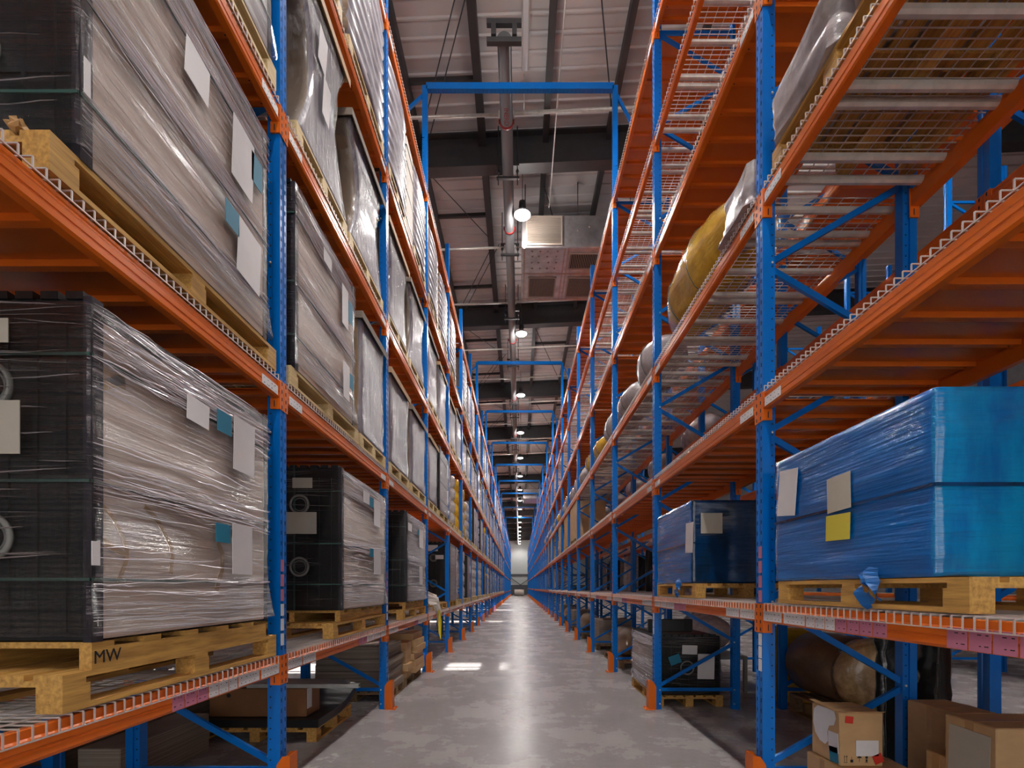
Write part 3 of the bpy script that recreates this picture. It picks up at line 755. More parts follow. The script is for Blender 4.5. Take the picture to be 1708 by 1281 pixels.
# portal ties over the aisle
for i,k in enumerate(PORTALS):
    y=UY(k); r=thing('aisle_portal','blue portal tie spanning the aisle above the racks, %s one from the camera'%ORD[i],'rack tie',(0,y,0),None,'blue ties over the aisle')
    for s,X in ((-1,XL),(1,XR)):
        mb=MB(); a=X-s*.0; z0=HT[s]+.002
        mb.box(a+s*.0,a+s*.094,0,.09,z0,10.87); mb.bar((a+s*.09,.05,10.72),(a+s*.60,.05,z0+.35),.04,.05); mb.box(a+s*(DEPTH-.094),a+s*DEPTH,0,.09,z0,z0+.4); mb.bar((a+s*.6,.05,z0+.35),(a+s*(DEPTH-.02),.05,z0+.05),.04,.05)
        ob('post_extension',mb.mesh('portal_post','blue'),r)
    mb=MB(); mb.box(XL-.02,XR+.02,0,.09,10.80,10.92)
    x=XL+.05; mb.cur=1
    while x<XR: mb.box(x,x+.012,.02,.03,10.7985,10.80); mb.box(x,x+.012,.06,.07,10.7985,10.80); x+=.075
    mb.cur=0
    ob('top_beam',mb.mesh('portal_beam',['blue','hole']),r)

# ------------------------------------------------------------------ pallets and loads
def pallet_boards(L,D,z,n=5,th=.022,y0=0):
    mb=MB()
    return mb
def pallet(s,X,y0,y1,z,mk,label,detail=2,depth=.98,h=.144,slot_side=True,group='wooden pallets on the racks',text=None):
    """pallet with its long boards parallel to the aisle; X = its aisle-side edge"""
    fl=s<0; L=y1-y0
    r=thing('wooden_pallet',label,'pallet',(X,y0,z),None,group)
    top=MB(fl); n=7; bw=depth/n*.78
    for i in range(n):
        x=i*(depth-bw)/(n-1); top.box(x,x+bw,0,L,h-.022,h)
    for y in (0,L/2-.05,L-.10): top.box(0,depth,y,y+.10,h-.044,h-.022)
    bot=MB(fl)
    for x in (0,depth/2-.05,depth-.10): bot.box(x,x+.10,0,L,0,.022)
    if detail>=2:
        ob('top_deck',top.mesh('pallet_top',mk),r); ob('bottom_boards',bot.mesh('pallet_bottom',mk),r)
        for x in (0,depth/2-.05,depth-.10):
            for y in (0,L/2-.06,L-.12): ob('block',MB(fl).box(x,x+.10,y,y+.12,.022,h-.044).mesh('block',mk),r)
    else:
        for x in (0,depth/2-.05,depth-.10):
            for y in (0,L/2-.06,L-.12): bot.box(x,x+.10,y,y+.12,.022,h-.044)
        joined(top,bot); ob('boards_and_blocks',top.mesh('pallet',mk),r)
    return r
def shell_mb(fl,x0,x1,y0,y1,z0,z1,amp=.006,seed=0,nu=20,nv=14,flare=0.0,waist=0.0,r=.02,topcap=True):
    """draped film around a load: rings of points, rounded corners, small creases"""
    mb=MB(fl); rings=[]
    def ring(z,t):
        P=[]; ins=waist*math.sin(PI*t); fl_=flare*max(0,1-t*6)
        a0,a1,b0,b1=x0-fl_,x1+fl_,y0-fl_+ins,y1+fl_-ins
        segs=[((a0,b0),(a1,b0)),((a1,b0),(a1,b1)),((a1,b1),(a0,b1)),((a0,b1),(a0,b0))]
        for (p,q) in segs:
            d=Vector((q[0]-p[0],q[1]-p[1])); l=d.length; d/=l
            nr=Vector((d.y,-d.x))
            for i in range(nu):
                u=r/l+(1-2*r/l)*i/(nu-1)
                x=p[0]+d.x*l*u; y=p[1]+d.y*l*u
                nz=noise.noise(Vector((x*2.1+seed,y*2.1,z*14)))*amp+noise.noise(Vector((x*1.2,y*1.2+seed,z*4)))*amp*1.5
                P.append((x+nr.x*nz,y+nr.y*nz,z+ (0 if t>0 else abs(noise.noise(Vector((x*4,y*4,seed)))*.02)+.003)))
        return P
    for j in range(nv+1):
        t=j/nv; rings.append(ring(z0+(z1-z0)*t,t))
    mb.loft(rings,caps=topcap)
    return mb
def film_folds(mb,fl,depth,L,h,seed):
    """film pleats, coloured pale to read as highlight streaks, fanning out of the near corner"""
    rr=random.Random(seed*13+5)
    def ribbon(pts,wd,face):
        V=[]; m_=len(pts)
        for i,(a,z) in enumerate(pts):
            w_=wd*math.sin(PI*(i+.6)/(m_+.2)); o=-.020-.003*math.sin(i*1.7)
            for dz,do in ((-w_,0.0004),(0,-.0008),(w_,.0004)):
                V.append((o+do,a,z+dz) if face=='a' else (a,o+do,z+dz))
        F=[]
        for i in range(m_-1):
            for q in (0,1): F.append((i*3+q,i*3+q+1,i*3+4+q,i*3+3+q))
        mb.add(V,F)
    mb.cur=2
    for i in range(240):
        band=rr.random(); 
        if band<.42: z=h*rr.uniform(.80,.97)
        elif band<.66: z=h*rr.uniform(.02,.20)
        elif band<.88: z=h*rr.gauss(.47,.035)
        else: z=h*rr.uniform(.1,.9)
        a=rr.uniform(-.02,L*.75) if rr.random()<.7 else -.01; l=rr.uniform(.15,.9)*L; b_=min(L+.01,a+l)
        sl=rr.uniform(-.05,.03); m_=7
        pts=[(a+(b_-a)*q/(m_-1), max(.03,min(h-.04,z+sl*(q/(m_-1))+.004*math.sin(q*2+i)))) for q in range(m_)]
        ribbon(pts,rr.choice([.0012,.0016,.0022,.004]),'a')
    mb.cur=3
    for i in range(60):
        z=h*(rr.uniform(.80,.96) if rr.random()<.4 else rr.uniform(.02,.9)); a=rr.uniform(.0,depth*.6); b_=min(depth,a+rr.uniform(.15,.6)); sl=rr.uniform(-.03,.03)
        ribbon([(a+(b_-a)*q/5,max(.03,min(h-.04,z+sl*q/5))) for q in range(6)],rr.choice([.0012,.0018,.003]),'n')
    mb.cur=0
def crate(s,X,y0,y1,z,h,label,seed=0,detail=2,depth=1.0,side='beige',papers=(),tapes=(),face_papers=(),rings=True,group='wrapped crates on the left rack',straps=True,skirt=-.02):
    """black plastic-ended crate with a paper-clad aisle side, straps, papers and stretch film"""
    fl=s<0; L=y1-y0
    r=thing('wrapped_crate',label,'wrapped crate',(X,y0,z),None,group)
    if detail>=1:
        mb=MB(fl); mb.bevbox(.012,depth,0.012,L-.012,0,h-.02,.008)
        # moulded ribs of the end face
        x=.10
        while x<depth-.05:
            mb.box(x,x+.014,.002,.012,.04,h-.12); x+=.115
        for zz in (.35,.7,1.05): 
            if zz<h-.1: mb.box(.03,depth-.03,.004,.012,zz*h/1.45,zz*h/1.45+.015)
        # raised rim with notches
        x=.03
        while x<depth-.06: mb.box(x,x+.07,.0,.05,h-.03,h+.0); x+=.10
        ob('crate_body',mb.mesh('crate_body','blackplastic'),r)
        mb=MB(fl); mb.box(.0,.012,.055,L-.02,.01,h-.10); ob('paper_side',mb.mesh('paper_side',side),r,label='pale paper-clad side')
        ob('edge_board',MB(fl).box(-.004,.03,-.0,.055,.0,h-.02).mesh('edge_board','blackedge'),r)
        ob('edge_board',MB(fl).box(-.003,.03,L-.04,L,.0,h-.02).mesh('edge_board','blackedge'),r)
        if rings:
            for zz in (h*.30,h*.73):
                mb=MB(fl); mb.torus((.40,-.004,zz),.085,.012,'y'); mb.torus((.40,.004,zz),.06,.006,'y'); ob('ring',mb.mesh('ring','ringp'),r,label='round grey port ring')
        if straps:
            for i,zz in enumerate((h*.18,h*.46,h*.82)):
                mb=MB(fl); mb.box(-.006,.001,.0,L,zz-.006,zz+.006); mb.box(0,depth,-.008,-.003,zz-.006,zz+.006); ob('strap',mb.mesh('strap','strap'),r,label='green strap')
            mb=MB(fl); mb.box(.44,.455,-.010,-.005,0,h); ob('strap',mb.mesh('strap','strap'),r,label='green strap')
        for i,(py,pz,pw,ph,mk,tl) in enumerate(papers):
            mb=MB(fl); paper(mb,'a',s,-.028,py,pz,pw,ph,tl); ob('paper_sheet',mb.mesh('paper',mk),r)
        for i,(px,pz,pw,ph,mk,tl) in enumerate(face_papers):
            mb=MB(fl); paper(mb,'n',s,px,-.028,pz,pw,ph,tl); ob('paper_sheet',mb.mesh('paper',mk),r)
        for pts,wd in tapes:
            mb=MB(fl)
            V=[];F=[]
            for i,(a,b_) in enumerate(pts):
                d=Vector((pts[min(i+1,len(pts)-1)][0]-pts[max(i-1,0)][0],pts[min(i+1,len(pts)-1)][1]-pts[max(i-1,0)][1])).normalized()
                nx,nz=-d.y*wd/2,d.x*wd/2
                V+=[(-.003,a+nx,b_+nz),(-.003,a-nx,b_-nz),(.001,a+nx,b_+nz),(.001,a-nx,b_-nz)]
            for i in range(len(pts)-1):
                o=i*4; F+=[(o,o+4,o+5,o+1),(o+2,o+3,o+7,o+6),(o,o+2,o+6,o+4),(o+1,o+5,o+7,o+3)]
            mb.add(V,F); ob('tape_strip',mb.mesh('tape','tape'),r)
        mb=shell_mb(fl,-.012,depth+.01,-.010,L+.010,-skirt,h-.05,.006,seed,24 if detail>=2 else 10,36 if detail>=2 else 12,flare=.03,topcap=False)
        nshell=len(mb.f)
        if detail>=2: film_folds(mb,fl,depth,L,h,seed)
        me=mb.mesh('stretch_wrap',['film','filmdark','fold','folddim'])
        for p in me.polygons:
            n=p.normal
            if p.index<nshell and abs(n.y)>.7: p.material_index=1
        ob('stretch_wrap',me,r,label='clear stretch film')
    else:
        mb=MB(fl); mb.bevbox(0.004,depth,0,L,0,h,.01); mb.cur=1; mb.box(0,.004,.05,L,.01,h-.05); mb.cur=2; mb.box(-.004,0,L*.72,L*.88,h*.6,h*.78); mb.box(-.004,0,L*.72,L*.88,h*.2,h*.38)
        ob('crate_body',mb.mesh('crate',['blackplastic','greywrap','white']),r)
    return r
def waisted(s,X,y0,y1,z,h,label,seed=0,detail=2,depth=.95,waist=.10,board=True,papers=(),facem='brownload',sidem='filmv',group='film-wrapped carton loads on the left rack'):
    fl=s<0; L=y1-y0
    r=thing('wrapped_carton_load',label,'wrapped load',(X,y0,z),None,group)
    nu,nv=(14,16) if detail>=1 else (5,6)
    mb=shell_mb(fl,.02,depth,.0,L,0,h-.02,.006,seed,nu,nv,waist=waist,r=.03)
    me=mb.mesh('carton_body',[facem,'silverv'])
    for p in me.polygons:
        if abs(p.normal.x)>.6: p.material_index=1
    ob('carton_body',me,r)
    if detail>=1:
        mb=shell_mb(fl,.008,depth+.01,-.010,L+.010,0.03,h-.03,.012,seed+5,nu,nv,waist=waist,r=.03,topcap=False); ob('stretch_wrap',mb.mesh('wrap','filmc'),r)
    if board:
        mb=MB(fl); mb.box(-.02,depth+.02,-.04,L+.04,h-.02,h); mb.box(-.02,-.012,-.04,L+.04,h-.075,h-.02); mb.box(-.012,depth+.02,-.04,-.032,h-.075,h-.02)
        ob('top_tray',mb.mesh('tray','cardgrey' if seed%2 else 'card'),r,label='cardboard tray on top')
    for i,(py,pz,pw,ph,mk,tl) in enumerate(papers):
        mb=MB(fl); paper(mb,'a',s,-.012,py,pz,pw,ph,tl); ob('paper_sheet',mb.mesh('paper',mk),r)
    return r
def roll_stack(s,X,y0,z,h,label,n=2,seed=0,rad=.21,mk='rollwhite'):
    """upright wrapped stacks of rolls, nipped between the rolls"""
    fl=s<0
    r=thing('wrapped_roll_stack',label,'roll stack',(X,y0,z),None,'white wrapped roll stacks')
    m_=max(3,int(h/.30)); st=h/m_
    for i in range(n):
        for j in range(2):
            prof=[(.001,0)]
            for q in range(m_):
                prof+=[(rad*.88,q*st+.01),(rad,q*st+st*.2),(rad,q*st+st*.75),(rad*.86,q*st+st*.97)]
            prof.append((.001,h))
            mb=MB(fl); mb.lathe(prof,(rad+.02+j*2.1*rad,rad+.02+i*2.1*rad,0),14,'z',.05,seed+i); ob('wrapped_column',mb.mesh('rolls',mk),r)
    return r
def carton(s,X,y0,y1,z,h,label,depth=.9,mk='card',seams=True,group=None,name='cardboard_box',extra=None):
    fl=s<0; L=y1-y0
    r=thing(name,label,'box',(X,y0,z),None,group)
    mb=MB(fl); mb.bevbox(0,depth,0,L,0,h,.006); ob('carton',mb.mesh('carton',mk),r)
    if seams:
        mb=MB(fl); mb.box(0,depth,L/2-.025,L/2+.025,h,h+.0012); mb.box(-.0012,0,L/2-.025,L/2+.025,h*.75,h); ob('tape_strip',mb.mesh('tape','tape'),r)
    if extra: extra(r,fl,depth,L,h)
    return r
def bag(s,X,y0,y1,z,rad,label,mk='greybag',seed=0,bend=0.0,depthx=None,name='wrapped_roll',cat='wrapped roll',lift=None,band=True,group=None,sq=1.0):
    """soft film-wrapped roll lying along the shelf"""
    fl=s<0; L=y1-y0; r=thing(name,label,cat,(X,y0,z),None,group)
    mb=MB(fl); n=40; m_=40; rings=[]
    for j in range(m_+1):
        t=j/m_; e=min(1,(math.sin(PI*min(max(t,0.0),1.0)))**.33 if 0<t<1 else 0.02)
        rr=rad*max(e,.12); cz=rad*sq+bend*math.sin(PI*t); cx=rad+.02
        ring=[]
        for k_ in range(n):
            a=2*PI*k_/n; q=1+.10*noise.noise(Vector((math.cos(a)*1.5+seed,math.sin(a)*1.5,t*4)))+.03*noise.noise(Vector((math.cos(a)*5+seed,math.sin(a)*5,t*14)))+.035*abs(noise.noise(Vector((math.cos(a+t*3)*4,math.sin(a+t*3)*4,t*3+seed))))
            zz=rr*q*math.sin(a)*sq
            ring.append((cx+rr*q*math.cos(a),L*t,max(cz+zz,.0)))
        rings.append(ring)
    mb.loft(rings); ob('wrapping',mb.mesh('bag',mk),r)
    if band:
        for t in (.38,.70):
            mb=MB(fl); P=[]
            rr=rad*1.045*(math.sin(PI*t))**.33
            for k_ in range(25):
                a=2*PI*k_/24; q=1+.10*noise.noise(Vector((math.cos(a)*1.5+seed,math.sin(a)*1.5,t*4)))
                P.append((rad+.02+rr*q*math.cos(a),L*t,max(rad*sq+bend*math.sin(PI*t)+rr*q*math.sin(a)*sq,.004)))
            mb.tube(P,.004,5,False); ob('tie_band',mb.mesh('band','strap'),r)
    return r
def on(l,k,s): return '%s level, %s bay, %s rack'%(LEV[l],ORD[k],SIDE[s])
# ------------------------------------------------------------------ what stands on the left rack
XA=-1.70
def PS(x,y,X): Y=820*abs(X)/abs(x-866); return Y,1.56-(y-980.5)*Y/820
def pp(X,y0,z0,x1,t1,x2,t2,mk,tilt=0.0):
    Ya,_=PS(x1,t1,X); Yb,_=PS(x2,t1,X); Yc=(Ya+Yb)/2
    za=1.56-(t1-980.5)*Yc/820; zb=1.56-(t2-980.5)*Yc/820
    return (Yc-y0,(za+zb)/2-z0,abs(Yb-Ya),abs(za-zb),mk,tilt)
def fp(X,Y,z0,x1,t1,x2,t2,mk,tilt=0.0):
    xa=abs((x1-866)*Y/820)-abs(X); xb=abs((x2-866)*Y/820)-abs(X); za=1.56-(t1-980.5)*Y/820; zb=1.56-(t2-980.5)*Y/820
    return ((xa+xb)/2,(za+zb)/2-z0,abs(xa-xb),abs(za-zb),mk,tilt)
def tape(X,y0,z0,pts): return [(PS(a,b_,X)[0]-y0,PS(a,b_,X)[1]-z0) for a,b_ in pts]
def skid(s,X,y0,y1,z,mk,label,depth=.98,h=.11,text=None):
    fl=s<0; L=y1-y0; r=thing('timber_skid',label,'timber skid',(X,y0,z),None,'timber skids under the crates')
    mb=MB(fl)
    for x in (0,depth/2-.03,depth-.05): mb.box(x,x+.05,0,L,.0,h-.024)
    ob('runner',mb.mesh('runner',mk),r)
    mb=MB(fl)
    y=0.0
    while y<L-.05: mb.box(.0,depth,y,min(y+.11,L),h-.024,h); y+=.27
    ob('cross_boards',mb.mesh('cross_boards',mk),r)
    if text:
        fd=bpy.data.curves.new('stencil','FONT'); fd.body=text; fd.size=.075; fd.extrude=.0006; fd.align_x='CENTER'; fd.align_y='CENTER'; fd.materials.append(M['ink'])
        t=textmesh('stencil_letters',fd); t.parent=r; t.location=(.0015,.075,.045); t.rotation_euler=(PI/2,0,PI/2); t['label']='black stencilled letters MW'
    return r
D0,D1,D2,D3=[deck_z(-1,l) for l in range(4)]
# lowest level
z0=D0+.254
pallet(-1,XA,1.83,3.44,D0,'wood','yellow wooden pallet in the nearest bay, lowest level of the left rack')
skid(-1,XA+.0,1.955,3.30,D0+.144,'wood','timber skid lettered MW on the nearest pallet of the left rack',text='MW')
T=[(tape(XA,1.95,z0,[(157,836),(178,850),(192,870),(203,893),(211,915),(211,932),(203,955),(193,972)]),.020),
   (tape(XA,1.95,z0,[(158,896),(175,905),(192,917),(208,925)]),.026),
   (tape(XA,1.95,z0,[(240,845),(258,862),(272,885),(284,910),(287,930),(284,957)]),.024),
   (tape(XA,1.95,z0,[(363,905),(371,925),(370,950),(360,985)]),.034),
   (tape(XA,1.95,z0,[(157,612),(172,622),(188,632),(208,640)]),.05),(tape(XA,1.95,z0,[(157,645),(180,640),(205,632)]),.04)]
crate(-1,XA,1.95,3.31,z0,1.395,'black-ended wrapped crate above the letters MW, nearest on the lowest left level',1,2,
  papers=[pp(XA,1.95,z0,303,668,340,708,'white',-.05),pp(XA,1.95,z0,354,688,378,723,'teal'),pp(XA,1.95,z0,382,703,417,790,'white',-.03),
          pp(XA,1.95,z0,352,874,376,905,'teal'),pp(XA,1.95,z0,380,876,413,958,'white'),pp(XA,1.95,z0,141,903,155,943,'white')],
  tapes=T,face_papers=[fp(XA,1.95,z0,-20,537,26,577,'warmpaper'),fp(XA,1.95,z0,-30,672,45,760,'warmpaper')])
pallet(-1,XA,4.50,6.25,D0,'wood','wooden pallet in the second bay, lowest level of the left rack')
skid(-1,XA-.025,4.735,6.185,D0+.144,'wood','timber skid on the second-bay pallet, lowest level of the left rack',depth=.94)
crate(-1,XA,4.70,6.22,z0,1.39,'black-ended wrapped crate in the second bay, lowest level of the left rack',2,2,
  papers=[pp(XA,4.7,z0,602,820,612,840,'white'),pp(XA,4.7,z0,612.5,830,619,846,'teal'),pp(XA,4.7,z0,620,835,630,878,'white'),pp(XA,4.7,z0,613,915,619,929,'teal'),pp(XA,4.7,z0,620,917,631,958,'white',.04)],
  face_papers=[fp(XA,4.7,z0,490,798,523,815,'warmpaper'),fp(XA,4.7,z0,478,855,530,891,'warmpaper')])
pallet(-1,XA,7.2,8.95,D0,'wood','wooden pallet in the third bay, lowest level of the left rack')
skid(-1,XA-.025,7.455,8.865,D0+.144,'wood','timber skid on the third-bay pallet, lowest level of the left rack',depth=.94)
crate(-1,XA,7.42,8.9,z0,1.39,'black-ended wrapped crate in the third bay, lowest level of the left rack',3,2,side='greywrap',
  papers=[pp(XA,7.42,z0,677.5,873,684,886,'white'),pp(XA,7.42,z0,697,884,703,914,'white'),pp(XA,7.42,z0,697,945,702,975,'white'),pp(XA,7.42,z0,694,884,696.5,893,'teal')])
# fourth bay: a pallet with a torn white sack hanging over its edge
pallet(-1,XA,10.2,11.6,D0,'wood','wooden pallet with torn white sack, fourth bay, lowest level, left rack')
mb=MB(True); rings=[]
for j,(cx,cz,rx,rz,yy) in enumerate([(.35,.30,.02,.02,0),(.30,.27,.12,.16,.05),(.20,.20,.16,.18,.12),(.08,.16,.12,.14,.2),(-.03,.08,.08,.16,.24),(-.07,-.12,.05,.12,.26),(-.07,-.30,.03,.10,.26),(-.08,-.42,.02,.06,.27),(-.08,-.52,.006,.02,.27)]):
    rings.append([(cx+rx*math.cos(a)*(1+1.1*noise.noise(Vector((math.cos(a)*2,math.sin(a)*2,j*.9)))),yy+rz*.6*math.sin(a)*(1+1.2*noise.noise(Vector((math.cos(a)*3,math.sin(a)*3,j+3)))),cz+rz*math.sin(a+.5)*.7*(1+.8*noise.noise(Vector((math.sin(a)*3,math.cos(a)*2,j+7))))) for a in [2*PI*q/22 for q in range(22)]])
mb.loft(rings,smooth=False)
sk=thing('torn_sack','crumpled torn white sack hanging over the lowest beam of the left rack','sack',(XA,9.7,D0+.10),mb.mesh('sack','cardwhite'))
mb=MB(True); mb.tube([(-.09,.27,.18),(-.11,.25,-.05),(-.10,.29,-.25),(-.12,.27,-.42)],.03,6,rs=[.02,.035,.03,.006])
ob('strap_end',mb.mesh('yellow_strap','yellow'),sk,(0,-.08,-.25),'yellow strap end')
# fifth bay
pallet(-1,XA,12.02,13.25,D0,'wood','wooden pallet under the two-ringed grey crate, fifth bay, left rack')
crate(-1,XA,12.05,13.2,D0+.144,1.46,'grey wrapped crate with two pale rings, fifth bay, lowest level, left rack',4,1,side='greywrap',
  face_papers=[(.44,1.30,.30,.15,'white',0),(.25,1.08,.2,.1,'white',0)],straps=False)
# second level
crate(-1,XA,1.90,3.30,D1+.144,1.41,'film-wrapped beige crate nearest the camera on the second level, left rack',5,2,
  papers=[pp(XA,1.9,D1+.144,300,88,340,152,'white',-.08),pp(XA,1.9,D1+.144,380,215,415,318,'white',-.06),pp(XA,1.9,D1+.144,412,264,430,312,'teal'),pp(XA,1.9,D1+.144,368,344,391,382,'teal'),pp(XA,1.9,D1+.144,389,385,427,475,'white',-.08),pp(XA,1.9,D1+.144,128,100,139,160,'white')])
pallet(-1,XA,1.78,3.44,D1,'wood','yellow wooden pallet in the nearest bay, second level of the left rack')
# crushed cardboard corner sticking out of the film
def crumple(mb,cx,cy,cz,r,seed,n=9,sq=1.0):
    rr=random.Random(seed); P=[]
    for j in range(5):
        for k_ in range(n):
            a=2*PI*k_/n; t=j/4; e=[.25,.9,1,.8,.2][j]*(.55+.7*rr.random()); P.append((cx+r*e*math.cos(a),cy+r*e*math.sin(a),cz+r*sq*(2*t-.6)+r*.3*rr.uniform(-1,1)))
    F=[(j*n+k_,j*n+(k_+1)%n,(j+1)*n+(k_+1)%n,(j+1)*n+k_) for j in range(4) for k_ in range(n)]
    mb.add(P,F+[tuple(range(n-1,-1,-1)),tuple(range(4*n,5*n))]); return mb
thing('crushed_cardboard','crushed tan cardboard poking from the film at the nearest upper crate','cardboard scrap',(XA-.16,1.825,D1+.185),crumple(MB(True),0,0,0,.036,4,13,.8).mesh('crushed','tape'))
pallet(-1,XA,3.66,5.2,D1,'woodpale','wooden pallet in the second bay, second level, left rack, nearer one')
crate(-1,XA,3.72,5.05,D1+.144,1.44,'film-wrapped beige crate in the second bay, second level of the left rack',6,2,
  papers=[pp(XA,3.72,D1+.144,535,423,548,445,'white'),pp(XA,3.72,D1+.144,566,480,576,545,'white'),pp(XA,3.72,D1+.144,577,505,583,540,'teal'),pp(XA,3.72,D1+.144,568,607,578,666,'white'),pp(XA,3.72,D1+.144,579,626,585,650,'teal')])
pallet(-1,XA,5.26,6.26,D1,'woodpale','wooden pallet in the second bay, second level, left rack, farther one')
waisted(-1,XA,5.32,6.22,D1+.144,1.32,'tan crinkled-film carton load behind the post, second bay, second level, left',7,2,waist=.03,facem='card')
WP=[]  # (bay, level, y0, y1, h, waist)
WAIST=[(2,1,6.52,7.60,1.26,.05),(2,1,7.80,8.96,1.24,.05),
       (1,2,3.86,4.92,1.50,.27),(1,2,5.05,6.22,1.28,.25),(2,2,6.50,7.62,1.28,.18),(2,2,7.78,8.95,1.28,.18),
       (3,1,9.3,10.3,1.25,.04),(3,2,9.3,10.4,1.3,.1),(3,2,10.6,11.7,1.25,.1)]
for i,(k,l,a,b_,h_,ws) in enumerate(WAIST):
    pos='nearer' if (a-UY(k))<1.3 else 'farther'
    pallet(-1,XA-(.02 if l==2 else 0),a-.06,b_+.0,deck_z(-1,l),'woodpale','pale wooden pallet under %s carton load, %s'%(pos,on(l,k,-1)),detail=2 if k<2 else 1)
    pap=[]
    if i==2: pap=[(.42,1.05,.16,.34,'white',-.15),(.50,.68,.15,.36,'white',-.12)]
    waisted(-1,XA-(.02 if l==2 else 0),a,b_,deck_z(-1,l)+.144,h_,'film-wrapped brown carton load with tray, %s one, %s'%(pos,on(l,k,-1)),i+20,1,waist=ws,papers=pap)
crate(-1,XA,10.5,11.8,D1+.144,1.40,'grey-sided wrapped crate, fourth bay, second level of the left rack',8,1,side='greywrap',papers=[(1.0,1.05,.14,.3,'white',0),(1.0,.45,.14,.3,'white',0)])
pallet(-1,XA,10.45,11.85,D1,'woodpale','pale wooden pallet under the grey-sided crate, fourth bay, second level, left',detail=1)
# third level, nearest bay: dark crate whose pallet shows from below
pallet(-1,XA,1.7,3.44,D2,'woodpale','wooden pallet seen from below, nearest bay, third level, left rack')
crate(-1,XA,2.2,3.36,D2+.144,1.4,'dark wrapped crate in the nearest bay, third level of the left rack',9,1,side='greywrap')
# fourth level: silver bags and grid-sided cartons
def sacks(s,X,y0,y1,z,h,label,seed,n=9):
    fl=s<0; L=y1-y0; r=thing('wrapped_sack_stack',label,'sack stack',(X,y0,z),None,'silver wrapped sack stacks')
    mb=MB(fl); rings=[]; m_=n*4
    for j in range(m_+1):
        t=j/m_; pin=.035*abs(math.sin(PI*n*t))**.5; ring=[]
        for (a,b_) in ((0,0),(.25,-.01),(.6,-.01),(.95,0),(.97,.3),(.97,.7),(.95,1),(.6,1.01),(.25,1.01),(0,1),(-.02,.75),(-.03,.5),(-.02,.25)):
            cx=a; cy=b_*L
            ring.append((cx-(pin if a<.5 else -pin)+.04,cy+(pin if b_>.5 else -pin)*.6,h*t+.003+.02*min(t*8,1)*noise.noise(Vector((a*3,b_*3,seed+t*5)))))
        rings.append(ring)
    mb.loft(rings)
    me=mb.mesh('sacks',['brownload','silver'])
    for p in me.polygons:
        if abs(p.normal.x)>.55: p.material_index=1
    ob('stacked_sacks',me,r)
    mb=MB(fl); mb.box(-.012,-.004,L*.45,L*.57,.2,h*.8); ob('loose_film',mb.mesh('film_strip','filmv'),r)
    return r
for i,(k,a,b_,h_) in enumerate([(1,3.75,4.75,1.25),(1,4.95,6.22,1.60),(2,6.45,7.45,1.45),(2,8.0,9.0,1.35),(3,9.3,10.4,1.35),(3,10.6,11.75,1.25),(4,12.1,13.3,1.3),(5,14.9,16.1,1.4),(5,16.3,17.4,1.2),(6,17.7,18.9,1.3),(7,20.5,21.7,1.3)]):
    z=deck_z(-1,3); pos='nearer' if (a-UY(k))<1.3 else 'farther'
    pallet(-1,XA-.01,a,b_,z,'woodpale','pale wooden pallet under %s sack stack, %s'%(pos,on(3,k,-1)),detail=2 if k<2 else 1)
    sacks(-1,XA-.01,a,b_,z+.144,h_,'silver film-wrapped sack stack, %s one, %s'%(pos,on(3,k,-1)),i*3)
# tall strapped carton between the sack stacks
def strapx(r,fl,depth,L,h):
    for z in (.2,.62,1.05,1.3):
        mb=MB(fl); mb.box(-.006,depth+.004,-.006,L+.006,z,z+.012); ob('strap',mb.mesh('strap','strap'),r,label='green strap')
carton(-1,XA-.02,7.50,7.95,deck_z(-1,3)+.02,1.45,'tall slim beige carton with green straps, third bay, fourth level, left rack',mk='cardwhite',seams=False,extra=strapx,name='strapped_carton')
# fifth to twentieth bays: mixed loads
rr=random.Random(11)
for k in range(4,20):
    for l in range(4):
        if l==3 and k in (4,5,6,7): continue
        slots=[.2,1.1,1.95] if rr.random()<.5 else [.2,1.5]
        if k==4 and l==0: slots=[1.75]
        if k>=9 and l==3 and rr.random()<.3: continue
        for i,o in enumerate(slots):
            w_=(slots[i+1]-o-.12) if i+1<len(slots) else 2.72-o-.08
            y=UY(k)+o+.03; dz_=deck_z(-1,l); typ=rr.random()
            pos=['nearest','middle','farthest'][i] if len(slots)==3 else (['nearer','farther'][i] if len(slots)==2 else 'only')
            tail='%s one, %s'%(pos,on(l,k,-1))
            if k<10: pallet(-1,XA-.01,y,y+w_,dz_,'woodpale','pale wooden pallet, '+tail,detail=1)
            else: pallet(-1,XA-.01,y,y+w_,dz_,'woodpale','small pale wooden pallet, '+tail,detail=0)
            zz=dz_+.144
            if (l<2 and typ<.55) or (k==4 and l==0): roll_stack(-1,XA-.01,y,zz,rr.uniform(1.2,1.5),'white nipped roll stack, '+tail,n=max(1,int(w_/.46)),seed=k+i)
            elif l<2 and typ<.68: 
                roll_stack(-1,XA-.01,y,zz,1.45,'yellow wrapped roll stack, '+tail,n=max(1,int(w_/.46)),seed=k,mk='yellowbag')
            elif typ<.8: waisted(-1,XA-.01,y+.02,y+w_-.02,zz,rr.uniform(1.0,1.35),'film-wrapped carton load, '+tail,k*7+l+i,1 if k<9 else 0,waist=.05)
            else: crate(-1,XA-.01,y+.02,y+w_-.02,zz,1.4,'dark-ended wrapped crate, '+tail,k+l,0)

